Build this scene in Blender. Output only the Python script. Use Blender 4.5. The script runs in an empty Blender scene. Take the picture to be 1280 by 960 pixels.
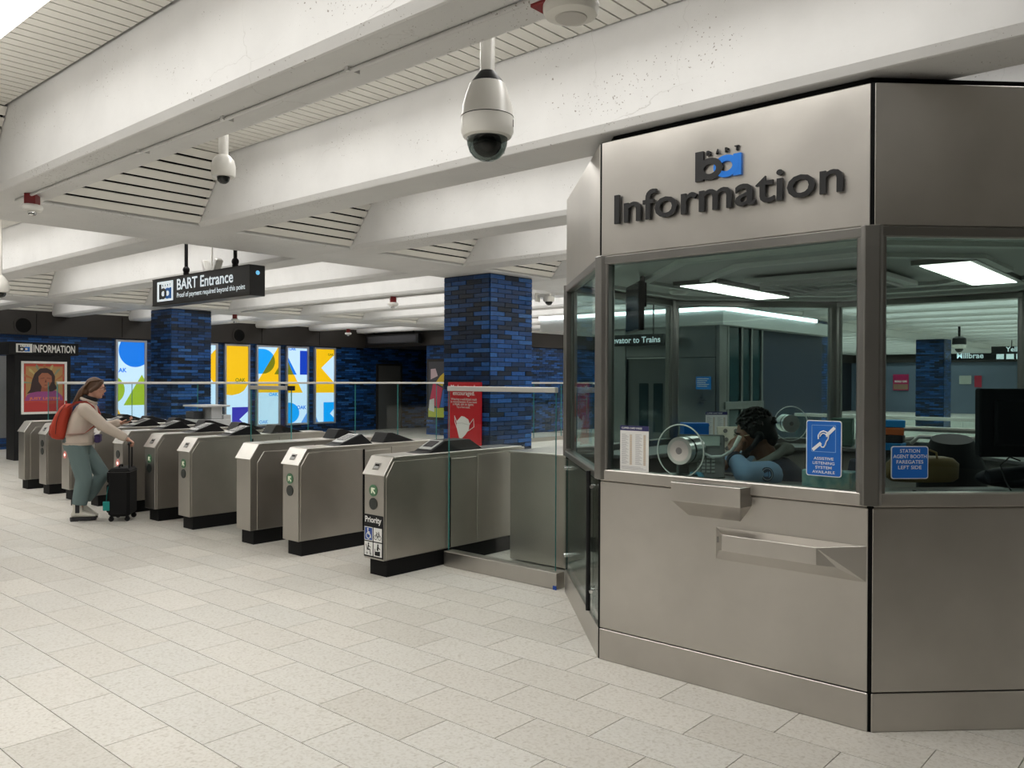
import bpy, bmesh, math, random
from mathutils import Vector, Matrix
random.seed(7)
SC = bpy.context.scene
COL = SC.collection
R = math.radians
# ------------------------------------------------------------------ camera, world, exposure
cd = bpy.data.cameras.new('camera'); cam = bpy.data.objects.new('camera', cd); COL.objects.link(cam)
cd.sensor_width = 36; cd.lens = 36*1042.3/1280; cd.clip_start = .05; cd.clip_end = 200
yaw, pit, rol = R(-41.392), R(-.2895), R(.249)
fw = Vector((math.sin(yaw)*math.cos(pit), math.cos(yaw)*math.cos(pit), math.sin(pit)))
ri = Vector((math.cos(yaw), -math.sin(yaw), 0)); up = ri.cross(fw)
RI = ri*math.cos(rol)+up*math.sin(rol); UP = up*math.cos(rol)-ri*math.sin(rol)
CM = Matrix((RI, UP, -fw)).transposed().to_4x4(); CM.translation = (0, 0, 1.62)
cam.matrix_world = CM; SC.camera = cam
w = bpy.data.worlds.new('world'); SC.world = w; w.use_nodes = True
w.node_tree.nodes['Background'].inputs[0].default_value = (.5, .5, .5, 1)
w.node_tree.nodes['Background'].inputs[1].default_value = .02
SC.view_settings.view_transform = 'Standard'; SC.view_settings.look = 'None'
SC.view_settings.gamma = 1; SC.view_settings.exposure = 0.0
SC.cycles.use_denoising = True
SC.cycles.sample_clamp_indirect = 6; SC.cycles.max_bounces = 10; SC.cycles.transparent_max_bounces = 24; SC.cycles.diffuse_bounces = 5
STRIP_E = 6.7          # radiance of the ceiling light strips
# ------------------------------------------------------------------ helpers
class MB:
    def __init__(s): s.v = []; s.f = []; s.m = []
    def add(s, vs, fs, m=0):
        o = len(s.v); s.v += [tuple(p) for p in vs]
        for f in fs: s.f.append([i+o for i in f]); s.m.append(m)
        return s
    def box(s, x0, x1, y0, y1, z0, z1, m=0):
        return s.add([(x, y, z) for z in (z0, z1) for y in (y0, y1) for x in (x0, x1)],
                     [(0, 2, 3, 1), (4, 5, 7, 6), (0, 1, 5, 4), (2, 6, 7, 3), (0, 4, 6, 2), (1, 3, 7, 5)], m)
    def bx(s, M, sx, sy, sz, m=0):     # box of full size centred on the frame M
        vs = [M @ Vector((x*sx/2, y*sy/2, z*sz/2)) for z in (-1, 1) for y in (-1, 1) for x in (-1, 1)]
        return s.add(vs, [(0, 2, 3, 1), (4, 5, 7, 6), (0, 1, 5, 4), (2, 6, 7, 3), (0, 4, 6, 2), (1, 3, 7, 5)], m)
    def prism(s, poly, M, d, m=0):     # poly in the frame's xy plane, extruded d along its z
        n = len(poly)
        vs = [M @ Vector((p[0], p[1], 0)) for p in poly]+[M @ Vector((p[0], p[1], d)) for p in poly]
        fs = [tuple(range(n-1, -1, -1)), tuple(range(n, 2*n))]+[(i, (i+1) % n, n+(i+1) % n, n+i) for i in range(n)]
        return s.add(vs, fs, m)
    def ring(s, rings, cap=True, m=0, close=False):
        n = len(rings[0]); vs = [p for r in rings for p in r]; fs = []
        k = len(rings)
        for i in range(k if close else k-1):
            j = (i+1) % k
            for a in range(n): b = (a+1) % n; fs.append((i*n+a, i*n+b, j*n+b, j*n+a))
        if cap and not close: fs.append(tuple(range(n-1, -1, -1))); fs.append(tuple((k-1)*n+a for a in range(n)))
        return s.add(vs, fs, m)
    def cyl(s, p0, p1, r0, r1=None, n=16, m=0, cap=True):
        r1 = r0 if r1 is None else r1
        p0, p1 = Vector(p0), Vector(p1); d = (p1-p0).normalized(); a = d.orthogonal().normalized(); b = d.cross(a)
        C = [(math.cos(2*math.pi*i/n), math.sin(2*math.pi*i/n)) for i in range(n)]
        return s.ring([[p+(a*c+b*t)*r for c, t in C] for p, r in ((p0, r0), (p1, r1))], cap, m)
    def tube(s, pts, r, n=8, m=0, close=False):
        pts = [Vector(p) for p in pts]; k = len(pts); rr = r if isinstance(r, (list, tuple)) else [r]*k; rings = []
        a = None
        for i, p in enumerate(pts):
            if close: d = pts[(i+1) % k]-pts[i-1]
            else: d = pts[min(i+1, k-1)]-pts[max(i-1, 0)]
            d.normalize()
            a = d.orthogonal().normalized() if a is None else (a-d*a.dot(d)).normalized()
            b = d.cross(a)
            rings.append([p+(a*math.cos(2*math.pi*j/n)+b*math.sin(2*math.pi*j/n))*rr[i] for j in range(n)])
        return s.ring(rings, True, m, close)
    def lathe(s, prof, M=None, n=24, m=0):
        M = M or Matrix()
        return s.ring([[M @ Vector((r*math.cos(2*math.pi*j/n), r*math.sin(2*math.pi*j/n), z)) for j in range(n)] for r, z in prof], True, m)
    def ell(s, c, rx, ry, rz, M=None, n=16, k=10, m=0):
        M = M or Matrix(); c = Vector(c)
        rings = []
        for i in range(k+1):
            t = math.pi*(i/k); t = min(max(t, .02), math.pi-.02)
            rings.append([c+(M.to_3x3() @ Vector((rx*math.sin(t)*math.cos(2*math.pi*j/n), ry*math.sin(t)*math.sin(2*math.pi*j/n), -rz*math.cos(t)))) for j in range(n)])
        return s.ring(rings, True, m)
    def mesh(s, name, mats=(), smooth=None):
        me = bpy.data.meshes.new(name); me.from_pydata(s.v, [], s.f); me.update()
        for x in (mats if isinstance(mats, (list, tuple)) else (mats,)): me.materials.append(x)
        if any(s.m): me.polygons.foreach_set('material_index', s.m)
        if smooth is not None:
            me.polygons.foreach_set('use_smooth', [True]*len(me.polygons))
            me.set_sharp_from_angle(angle=R(smooth))
        return me
def obj(name, me, parent=None, M=None, bevel=0, kind=None, seg=1):
    if isinstance(me, MB): raise TypeError
    o = bpy.data.objects.new(name, me); COL.objects.link(o)
    if parent is not None: o.parent = parent
    if M is not None: o.matrix_local = M if isinstance(M, Matrix) else Matrix.Translation(M)
    if bevel:
        b = o.modifiers.new('bevel', 'BEVEL'); b.width = bevel; b.segments = seg; b.limit_method = 'ANGLE'; b.angle_limit = R(40)
    if kind: o['kind'] = kind
    return o
def part(name, mb, mat, parent, bevel=0, smooth=None, kind=None, label=None, M=None):
    o = obj(name, mb.mesh(name, mat, smooth), parent, M, bevel, kind)
    if label: o['label'] = label
    return o
def tag(o, label, cat, group=None):
    o['label'] = label; o['category'] = cat
    if group: o['group'] = group
    return o
def thing(name, label, cat, loc=(0, 0, 0), rz=0, group=None):
    o = bpy.data.objects.new(name, None); COL.objects.link(o); o.empty_display_size = .1
    o.location = loc; o.rotation_euler = (0, 0, rz)
    return tag(o, label, cat, group)
def struct(name, mb, mat, bevel=0, smooth=None):
    return obj(name, mb.mesh(name, mat, smooth), None, None, bevel, 'structure')
def frame(o, u, v):
    u, v = Vector(u).normalized(), Vector(v).normalized(); n = u.cross(v)
    M = Matrix((u, v, n)).transposed().to_4x4(); M.translation = Vector(o); return M
def text_me(body, size, mat, ext=0.0, off=0.0, align='LEFT', res=3, space=1.0, line=1.0):
    c = bpy.data.curves.new('text', 'FONT'); c.body = body; c.size = size; c.extrude = ext; c.offset = off
    c.align_x = align; c.resolution_u = res; c.space_character = space; c.space_line = line
    o = bpy.data.objects.new('text', c); me = bpy.data.meshes.new_from_object(o)
    bpy.data.objects.remove(o); bpy.data.curves.remove(c)
    me.materials.clear(); me.materials.append(mat); me.polygons.foreach_set('use_smooth', [False]*len(me.polygons)); return me
def words(body, m, off, M, parent, I, w=None, h=None, x0=0, y0=0):     # one object per word
    full = text_me(body, 1, m, off=off); xs = [v.co.x for v in full.vertices]; ys = [v.co.y for v in full.vertices]
    a, c = min(xs), min(ys); sx = w/(max(xs)-a); sy = h/(max(ys)-c); done = ''
    for wd_ in body.split(' '):
        done += wd_; me = text_me(wd_, 1, m, off=off); e = max(v.co.x for v in text_me(done, 1, m, off=off).vertices)-max(v.co.x for v in me.vertices)
        for v in me.vertices: v.co.x = (v.co.x+e-a)*sx+x0; v.co.y = (v.co.y-c)*sy+y0
        me.transform(M); obj('lettering', me, parent, I); done += ' '
def width(me):
    xs = [v.co.x for v in me.vertices]; return (min(xs), max(xs)) if xs else (0, 0)
def fit(me, w=None, h=None, x0=0, y0=0):   # scale the text to a box with its lower left at x0,y0
    xs = [v.co.x for v in me.vertices]; ys = [v.co.y for v in me.vertices]
    a, b, c, d = min(xs), max(xs), min(ys), max(ys)
    sx = w/(b-a) if w else None; sy = h/(d-c) if h else None
    sx = sx or sy; sy = sy or sx
    for v in me.vertices: v.co.x = (v.co.x-a)*sx+x0; v.co.y = (v.co.y-c)*sy+y0
    return me
# ------------------------------------------------------------------ materials
def nt(name):
    m = bpy.data.materials.new(name); m.use_nodes = True; t = m.node_tree
    return m, t, t.nodes['Principled BSDF'], t.nodes, t.links
def mat(name, col, rough=.5, metal=0, emit=None, es=0, spec=.5, coat=0):
    m, t, b, N, L = nt(name)
    b.inputs['Base Color'].default_value = (*col, 1); b.inputs['Roughness'].default_value = rough
    b.inputs['Metallic'].default_value = metal; b.inputs['Specular IOR Level'].default_value = spec
    b.inputs['Coat Weight'].default_value = coat
    if emit: b.inputs['Emission Color'].default_value = (*emit, 1); b.inputs['Emission Strength'].default_value = es
    return m
def node(N, typ, **k):
    n = N.new(typ)
    for a, b in k.items():
        if a.startswith('i_'): n.inputs[int(a[2:]) if a[2:].isdigit() else a[2:].replace('_', ' ')].default_value = b
        else: setattr(n, a, b)
    return n
def ramp(N, stops, interp='LINEAR'):
    r = N.new('ShaderNodeValToRGB'); r.color_ramp.interpolation = interp
    e = r.color_ramp.elements
    while len(e) < len(stops): e.new(.5)
    for x, (p, c) in zip(e, stops): x.position = p; x.color = (*c, 1) if len(c) == 3 else c
    return r
def coords(N, L, scale, kind='Object', loc=(0, 0, 0)):
    tc = N.new('ShaderNodeTexCoord'); mp = N.new('ShaderNodeMapping'); mp.inputs['Scale'].default_value = scale
    mp.inputs['Location'].default_value = loc
    L.new(tc.outputs[kind], mp.inputs['Vector']); return mp.outputs['Vector']
def steel(name, col=(.56, .535, .50), r0=.29, r1=.44, brush=(1.5, 1.5, 160), bump=.02, cloud=2.2):
    m, t, b, N, L = nt(name); b.inputs['Metallic'].default_value = 1
    n1 = node(N, 'ShaderNodeTexNoise', i_Scale=3.0, i_Detail=3.0); L.new(coords(N, L, brush), n1.inputs['Vector'])
    n2 = node(N, 'ShaderNodeTexNoise', i_Scale=cloud, i_Detail=4.0); L.new(coords(N, L, (1, 1, 1)), n2.inputs['Vector'])
    mx = node(N, 'ShaderNodeMath', operation='MULTIPLY_ADD'); L.new(n1.outputs[0], mx.inputs[0]); mx.inputs[1].default_value = .35
    L.new(n2.outputs[0], mx.inputs[2])
    mr = node(N, 'ShaderNodeMapRange', i_1=.35, i_2=1.0, i_3=r0, i_4=r1); L.new(mx.outputs[0], mr.inputs[0]); L.new(mr.outputs[0], b.inputs['Roughness'])
    r = ramp(N, [(.3, tuple(c*.86 for c in col)), (.75, tuple(min(1, c*1.06) for c in col))]); L.new(n2.outputs[0], r.inputs[0]); L.new(r.outputs[0], b.inputs['Base Color'])
    bp = node(N, 'ShaderNodeBump', i_Strength=bump, i_Distance=.01); L.new(n1.outputs[0], bp.inputs['Height']); L.new(bp.outputs[0], b.inputs['Normal'])
    return m
def glassy(name, tint=(.90, .95, .93), refl=1.0, rough=0.0):
    m, t, b, N, L = nt(name); N.remove(b); out = N['Material Output']
    tr = node(N, 'ShaderNodeBsdfTransparent'); tr.inputs[0].default_value = (*tint, 1)
    gl = node(N, 'ShaderNodeBsdfGlossy'); gl.inputs['Roughness'].default_value = rough
    lw = node(N, 'ShaderNodeLayerWeight', i_Blend=.5)
    p = node(N, 'ShaderNodeMath', operation='POWER'); L.new(lw.outputs['Facing'], p.inputs[0]); p.inputs[1].default_value = 4.0
    q = node(N, 'ShaderNodeMath', operation='MULTIPLY_ADD', use_clamp=True); L.new(p.outputs[0], q.inputs[0]); q.inputs[1].default_value = .6*refl; q.inputs[2].default_value = .04*refl
    mx = node(N, 'ShaderNodeMixShader'); L.new(q.outputs[0], mx.inputs[0]); L.new(tr.outputs[0], mx.inputs[1]); L.new(gl.outputs[0], mx.inputs[2])
    L.new(mx.outputs[0], out.inputs['Surface']); return m
def rnd(N, L):     # a number per piece: object random plus random per island
    oi = node(N, 'ShaderNodeObjectInfo'); ge = node(N, 'ShaderNodeNewGeometry')
    a = node(N, 'ShaderNodeMath', operation='ADD'); L.new(oi.outputs['Random'], a.inputs[0]); L.new(ge.outputs['Random Per Island'], a.inputs[1])
    f = node(N, 'ShaderNodeMath', operation='FRACT'); L.new(a.outputs[0], f.inputs[0]); return f.outputs[0]
def concrete(name, col=(.63, .628, .622)):
    m, t, b, N, L = nt(name); b.inputs['Roughness'].default_value = .55
    n = node(N, 'ShaderNodeTexNoise', i_Scale=1.6, i_Detail=6.0, i_Roughness=.6); L.new(coords(N, L, (1, 1, 1)), n.inputs['Vector'])
    r = ramp(N, [(.3, tuple(c*.93 for c in col)), (.7, tuple(min(1, c*1.05) for c in col))]); L.new(n.outputs[0], r.inputs[0])
    cs = coords(N, L, (1, 1, 1))
    def mathn(op, x, y): 
        q = node(N, 'ShaderNodeMath', operation=op, use_clamp=True)
        for i_, z in enumerate((x, y)):
            if hasattr(z, 'links'): L.new(z, q.inputs[i_])
            else: q.inputs[i_].default_value = z
        return q.outputs[0]
    ws = node(N, 'ShaderNodeTexNoise', i_Scale=30.0, i_Detail=2.0); L.new(cs, ws.inputs['Vector'])
    wv = node(N, 'ShaderNodeMix', data_type='RGBA'); wv.inputs[0].default_value = .035; L.new(cs, wv.inputs[6]); L.new(ws.outputs['Color'], wv.inputs[7])
    pits = []
    for sc_, r0_, seed in ((36.0, .20, (3, 7, 1)), (74.0, .34, (11, 2, 5))):
        v = node(N, 'ShaderNodeTexVoronoi', i_Scale=sc_); L.new(wv.outputs[2], v.inputs['Vector'])
        sz = node(N, 'ShaderNodeMapRange', i_1=.42, i_2=.75, i_3=.0, i_4=r0_); L.new(v.outputs['Color'], sz.inputs[0])
        big = node(N, 'ShaderNodeTexNoise', i_Scale=1.5, i_Detail=3.0); L.new(coords(N, L, (.7, 1, 1.6), loc=seed), big.inputs['Vector'])
        msk = ramp(N, [(.45, (0, 0, 0)), (.63, (1, 1, 1))]); L.new(big.outputs[0], msk.inputs[0])
        rad = mathn('MULTIPLY', sz.outputs[0], msk.outputs[0])
        pits.append(mathn('MULTIPLY', mathn('SUBTRACT', rad, v.outputs['Distance']), 30.0))
    pp = mathn('MAXIMUM', pits[0], pits[1])
    w2 = node(N, 'ShaderNodeTexNoise', i_Scale=3.5, i_Detail=5.0); L.new(cs, w2.inputs['Vector'])
    wv2 = node(N, 'ShaderNodeMix', data_type='RGBA'); wv2.inputs[0].default_value = .22; L.new(cs, wv2.inputs[6]); L.new(w2.outputs['Color'], wv2.inputs[7])
    ve = node(N, 'ShaderNodeTexVoronoi', i_Scale=1.15); ve.feature = 'DISTANCE_TO_EDGE'; L.new(wv2.outputs[2], ve.inputs['Vector'])
    ckm = node(N, 'ShaderNodeTexNoise', i_Scale=1.2); L.new(coords(N, L, (1, 1, 1), loc=(9, 4, 2)), ckm.inputs['Vector'])
    cr = mathn('MULTIPLY', mathn('MULTIPLY', mathn('SUBTRACT', .003, ve.outputs['Distance']), 160.0), mathn('MULTIPLY', mathn('SUBTRACT', ckm.outputs[0], .47), 6.0))
    pall = mathn('MAXIMUM', pp, cr)
    ck = node(N, 'ShaderNodeMath', operation='SUBTRACT'); ck.inputs[0].default_value = 1.0; L.new(pall, ck.inputs[1])
    mx = node(N, 'ShaderNodeMix', data_type='RGBA'); L.new(ck.outputs[0], mx.inputs[0]); mx.inputs[6].default_value = (.28, .26, .24, 1); L.new(r.outputs[0], mx.inputs[7])
    L.new(mx.outputs[2], b.inputs['Base Color'])
    bp = node(N, 'ShaderNodeBump', i_Strength=.35, i_Distance=.006); L.new(ck.outputs[0], bp.inputs['Height'])
    b2 = node(N, 'ShaderNodeBump', i_Strength=.12, i_Distance=.02); n3 = node(N, 'ShaderNodeTexNoise', i_Scale=9.0, i_Detail=4.0)
    L.new(coords(N, L, (1, 1, 1)), n3.inputs['Vector']); L.new(n3.outputs[0], b2.inputs['Height']); L.new(bp.outputs[0], b2.inputs['Normal']); L.new(b2.outputs[0], b.inputs['Normal'])
    return m
def terrazzo(name):
    m, t, b, N, L = nt(name); b.inputs['Specular IOR Level'].default_value = .28
    rr = ramp(N, [(0, (.565, .545, .50)), (.35, (.63, .607, .56)), (.7, (.60, .588, .55)), (1, (.66, .635, .585))]); L.new(rnd(N, L), rr.inputs[0])
    cv = coords(N, L, (1, 1, 1), kind='Object') if False else None
    ge = node(N, 'ShaderNodeNewGeometry')
    v = node(N, 'ShaderNodeTexVoronoi', i_Scale=75.0); L.new(ge.outputs['Position'], v.inputs['Vector'])
    sp = ramp(N, [(.0, (.50, .45, .38)), (.22, (.82, .80, .76)), (.45, (1, 1, 1)), (.8, (1.0, 1.0, 1.0))]); L.new(v.outputs['Color'], sp.inputs[0])
    n = node(N, 'ShaderNodeTexNoise', i_Scale=60.0, i_Detail=3.0); L.new(ge.outputs['Position'], n.inputs['Vector'])
    r2 = ramp(N, [(.28, (.80, .78, .75)), (.5, (1, 1, 1))]); L.new(n.outputs[0], r2.inputs[0])
    m1 = node(N, 'ShaderNodeMix', data_type='RGBA', blend_type='MULTIPLY'); m1.inputs[0].default_value = .42; L.new(rr.outputs[0], m1.inputs[6]); L.new(sp.outputs[0], m1.inputs[7])
    m2 = node(N, 'ShaderNodeMix', data_type='RGBA', blend_type='MULTIPLY'); m2.inputs[0].default_value = .8; L.new(m1.outputs[2], m2.inputs[6]); L.new(r2.outputs[0], m2.inputs[7])
    L.new(m2.outputs[2], b.inputs['Base Color'])
    n4 = node(N, 'ShaderNodeTexNoise', i_Scale=1.3, i_Detail=4.0); L.new(ge.outputs['Position'], n4.inputs['Vector'])
    mr = node(N, 'ShaderNodeMapRange', i_1=.3, i_2=.7, i_3=.29, i_4=.46); L.new(n4.outputs[0], mr.inputs[0]); L.new(mr.outputs[0], b.inputs['Roughness'])
    return m
def brickmat(name, stops, rough=.30):
    m, t, b, N, L = nt(name)
    rr = ramp(N, stops); L.new(rnd(N, L), rr.inputs[0])
    ge = node(N, 'ShaderNodeNewGeometry'); n = node(N, 'ShaderNodeTexNoise', i_Scale=22.0, i_Detail=3.0); L.new(ge.outputs['Position'], n.inputs['Vector'])
    r2 = ramp(N, [(.3, (.72, .74, .78)), (.7, (1.15, 1.12, 1.1))]); L.new(n.outputs[0], r2.inputs[0])
    mx = node(N, 'ShaderNodeMix', data_type='RGBA', blend_type='MULTIPLY'); mx.inputs[0].default_value = 1; L.new(rr.outputs[0], mx.inputs[6]); L.new(r2.outputs[0], mx.inputs[7])
    L.new(mx.outputs[2], b.inputs['Base Color']); b.inputs['Roughness'].default_value = rough
    bp = node(N, 'ShaderNodeBump', i_Strength=.15, i_Distance=.004); L.new(n.outputs[0], bp.inputs['Height']); L.new(bp.outputs[0], b.inputs['Normal'])
    return m
M_CONC = concrete('painted_concrete')
M_SLAT = mat('slat_paint', (.66, .645, .60), .5)
M_DARK = mat('plenum_black', (.006, .006, .006), .8, spec=.1)
M_BLACK = mat('black_paint', (.010, .010, .011), .5, spec=.22)
M_RUBBER = mat('black_kick', (.006, .006, .0065), .6, spec=.2)
M_STEEL = steel('brushed_steel')
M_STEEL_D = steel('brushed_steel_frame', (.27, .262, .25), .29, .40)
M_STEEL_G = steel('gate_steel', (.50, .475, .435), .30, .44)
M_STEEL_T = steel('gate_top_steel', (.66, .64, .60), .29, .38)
M_CHROME = mat('polished_steel', (.75, .75, .74), .12, 1)
M_GLASS = glassy('window_glass', (.80, .875, .86), .5)
M_CLEAR = glassy('barrier_glass', (.94, .975, .965), .6)
M_EDGE = mat('glass_edge', (.06, .27, .26), .2)
M_FLOOR = terrazzo('terrazzo')
M_JOINT = mat('joint_grey', (.33, .31, .28), .7)
BLUES = [(0, (.004, .010, .022)), (.18, (.006, .022, .06)), (.4, (.006, .035, .12)), (.62, (.008, .055, .19)), (.85, (.012, .085, .30)), (1, (.03, .12, .34))]
M_BRICK = brickmat('glazed_brick', BLUES)
M_MORTAR = mat('dark_mortar', (.006, .010, .018), .7)
M_LAMP = mat('lamp_tube', (.9, .9, .9), .5, emit=(1, .965, .91), es=STRIP_E*.6)
M_LAMP.cycles.emission_sampling = 'NONE'
M_WHITE = mat('white_plastic', (.74, .73, .70), .35)
M_SOFFIT = mat('dark_soffit', (.030, .026, .023), .5, spec=.3)
# ------------------------------------------------------------------ setting
TX, TY = .61, .3035           # floor tile module
FL = obj('floor', MB().box(-32, 12, -14, 52, -.30, -.012).mesh('floor', M_JOINT), kind='structure')
tile_me = MB().box(-TX/2+.0022, TX/2-.0022, -TY/2+.0022, TY/2-.0022, -.02, 0).mesh('tile', M_FLOOR)
def tile_rows():
    for j in range(-40, 60):
        y = 2.77+TY*(j+.5)
        for i in range(-40, 22):
            yield -3.15+(TX/2 if j % 2 else 0)+TX*(i+.5), y
tl = sorted(tile_rows(), key=lambda p: (p[0]**2+p[1]**2) if ((p[0]*fw.x+p[1]*fw.y) > 1.2 and abs(p[0]*ri.x+p[1]*ri.y) < .68*(p[0]*fw.x+p[1]*fw.y)+.5) else 1e9)
rest = MB()
for k, (x, y) in enumerate(tl):
    if k < 300: obj('floor_tile', tile_me, FL, (x, y, 0))
    elif -22 < x < 6 and -4 < y < 20: rest.box(x-TX/2+.0022, x+TX/2-.0022, y-TY/2+.0022, y+TY/2-.0022, -.02, 0)
part('floor_tiles', rest, M_FLOOR, FL, kind='stuff')
fr = MB()
for a, b, c, d in ((-32, 12, -14, -9.2), (-32, 12, 20.8, 52), (-32, -22.2, -9.2, 20.8), (6.2, 12, -9.2, 20.8), (-27.3, -21.7, -9.2, 20.8)): fr.box(a, b, c, d, -.02, -.001)
part('floor_beyond', fr, M_FLOOR, FL)
# ceiling: girders run along Y, beams along X, coffers between them
CE = bpy.data.objects.new('ceiling', None); COL.objects.link(CE); CE['kind'] = 'structure'
ZB, ZC = 3.05, 3.645
GX = [(-17.25, -16.2), (-8.5, -7.45), (.25, 1.3), (9.0, 10.05)]
part('plenum', MB().box(-32, 12, -14, 52, 3.74, 3.9), M_DARK, CE)
for a, b in GX: part('girder', MB().box(a, b, -14, 52, ZB+.002, 3.74), M_CONC, CE, .012)
BW, BP, B0 = .42, 1.77, 2.18
bprof = [(.03, ZB), (BW-.03, ZB), (BW, ZB+.045), (BW, 3.74), (0, 3.74), (0, ZB+.045)]
beam_me = MB().prism(bprof, Matrix(((0, 0, 1, -24), (1, 0, 0, 0), (0, 1, 0, 0), (0, 0, 0, 1))), 36.0).mesh('beam', M_CONC)
KS = range(-8, 28)
for k in KS: obj('beam', beam_me, CE, (0, B0+BP*k, 0), .006)
BAYS = [(-21.0, -17.25), (-16.2, -8.5), (-7.45, .25), (1.3, 9.0)]
CL = BP-BW                     # clear coffer width
def boards(mb, x, sx, n=8):    # sloped end panel of a coffer, rising from the girder towards the middle
    out = []
    a = math.atan2(.57, .49)
    L_ = math.hypot(.57, .49)
    for i in range(n):
        t = (i+.5)/n
        c = Vector((x+sx*(.03+.49*t), 0, 3.075+.57*t))
        M = Matrix.Translation(c) @ Matrix.Rotation(-a*sx, 4, 'Y')
        out.append(M)
        if mb is not None: mb.bx(M, L_/n-.022, CL-.012, .012)
    return out, L_/n-.022
slat_me = MB().box(-.0435, .0435, -(CL-.045)/2, (CL-.045)/2, ZC, ZC+.012).mesh('slat', M_SLAT)
_, bl = boards(None, 0, 1)
board_me = MB().box(-bl/2, bl/2, -(CL-.012)/2, (CL-.012)/2, -.006, .006).mesh('sloped_board', M_SLAT)
field = []
for (a, b) in BAYS:
    mb = MB(); x = a+.55
    while x < b-.5: mb.box(x-.0435, x+.0435, -(CL-.045)/2, (CL-.045)/2, ZC, ZC+.012); x += .1
    if a != -7.45: boards(mb, a, 1)
    boards(mb, b, -1)
    field.append(mb.mesh('slats', M_SLAT))
endb = MB(); boards(endb, -7.45, 1); endb = endb.mesh('sloped_panel', M_SLAT)
dkm = MB()
for k in KS[:-1]:
    yc = B0+BP*k+BW+CL/2
    for bi, (a, b) in enumerate(BAYS):
        if bi == 2 and k in (-1, 0):
            x = a+.55
            while x < b-.5: obj('slat', slat_me, CE, (x, yc, 0)); x += .1
        else: obj('slats', field[bi], CE, (0, yc, 0), kind='stuff')
        if bi == 2:
            if -1 <= k <= 5:
                bm_ = Matrix.Translation((a+.03+.245-.035, yc, 3.075+.285+.03)) @ Matrix.Rotation(-math.atan2(.57, .49), 4, 'Y')
                part('slot_shade_sheet', MB().bx(bm_, math.hypot(.57, .49), CL-.01, .006), M_DARK, CE)  # black sheet added behind the sloped boards to make their slots look shaded
                for M in boards(None, a, 1)[0]: obj('sloped_board', board_me, CE, Matrix.Translation((0, yc, 0)) @ M)
            else: obj('sloped_boards', endb, CE, (0, yc, 0), kind='stuff')
# light strips
def strip_me(a, b):
    x0, x1 = a+.9, b-.9
    return (MB().prism([(-.13, 3.60), (-.12, 3.535), (-.07, 3.515), (.07, 3.515), (.12, 3.535), (.13, 3.60)][::-1], Matrix(((0, 0, 1, x0), (1, 0, 0, 0), (0, 1, 0, 0), (0, 0, 0, 1))), x1-x0).mesh('diffuser', M_LAMP), MB().box(x0-.03, x1+.03, -.16, .16, 3.60, 3.655).mesh('housing', M_WHITE))
SM = [strip_me(*b) for b in BAYS]
def strip_lamp(a, b):
    l = bpy.data.lights.new('strip_lamp', 'AREA'); l.shape = 'RECTANGLE'; l.size = b-a-1.84; l.size_y = .23; l.color = (1, .988, .958)
    l.energy = STRIP_E*math.pi*l.size*l.size_y; return l
LD = [strip_lamp(*b) for b in BAYS]
def lamp(bi, yc):
    a, b = BAYS[bi]; o = bpy.data.objects.new('strip_lamp', LD[bi]); COL.objects.link(o); o.location = ((a+b)/2, yc, 3.508)
for k in KS[:-1]:
    yc = B0+BP*k+BW+CL/2
    for bi in range(4):
        if k < -6 or k > 25: continue
        if (k <= 19 or bi in (1, 2)) and not (bi == 3 and k < 2): lamp(bi, yc)
        if bi == 3 and k < 2: continue
        if bi == 2 and k == -1:
            t = thing('ceiling_light', 'white linear ceiling light in the slatted coffer at the upper left corner', 'ceiling light', (0, yc, 0))
            obj('diffuser', SM[bi][0], t); obj('housing', SM[bi][1], t)
        else:
            o = obj('light_strip', SM[bi][0], CE, (0, yc, 0)); obj('light_housing', SM[bi][1], o)
# walls
def bricks(mb, o, u, w, z0, z1, bl=.29, bh=.0622, proud=.012, off=0):   # brick faces on a vertical plane; o at lower left, u along
    u = Vector(u); n = u.cross(Vector((0, 0, 1))); r = 0; z = z0; out = []
    while z < z1-.01:
        zt = min(z+bh-.0095, z1); x = -(bl/2 if r % 2 else 0)+off
        while x < w-.005:
            a, b = max(x, 0)+.0042, min(x+bl, w)-.0042
            if b-a > .02:
                M = frame(Vector(o)+u*((a+b)/2)+Vector((0, 0, (z+zt)/2)), u, (0, 0, 1))
                if mb is not None: mb.bx(M, b-a, zt-z, proud*2)
                out.append((M, b-a, zt-z))
            x += bl
        z += bh; r += 1
    return out
WX = -21.05
W = struct('wall_left', MB().box(WX-.3, WX, -14, 20.2, 0, 3.7), M_MORTAR)
mb = MB(); bricks(mb, (WX, 5.0, 0), (0, 1, 0), 15.2, 0, 2.6); part('bricks', mb, M_BRICK, W, kind='stuff')
YF = 16.83
W2 = struct('wall_far', MB().box(-18.2, -16.4, YF, 52, 0, 3.7).box(-27, -18.2, 20.2, 20.5, 0, 3.7), M_MORTAR)
mb = MB(); bricks(mb, (-18.2, YF, 0), (1, 0, 0), 1.8, 0, 2.62); bricks(mb, (-16.4, YF, 0), (0, 1, 0), 18, 0, 2.62); bricks(mb, (-18.2, 20.2, 0), (0, -1, 0), 3.3, 0, 2.62)
bricks(mb, (-21.05, 20.2, 0), (1, 0, 0), 2.85, 0, 2.62); part('bricks', mb, M_BRICK, W2, kind='stuff')
struct('wall_end', MB().box(-16.4, 12, 47, 47.3, 0, 3.7), mat('end_wall_blue', (.13, .17, .23), .5))
struct('wall_right', MB().box(12, 12.3, -14, 52, 0, 3.7), mat('side_wall', (.10, .11, .13), .5))
struct('wall_back', MB().box(-32, 12, -14.3, -14, 0, 3.7), mat('rear_wall', (.16, .15, .14), .5))
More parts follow.
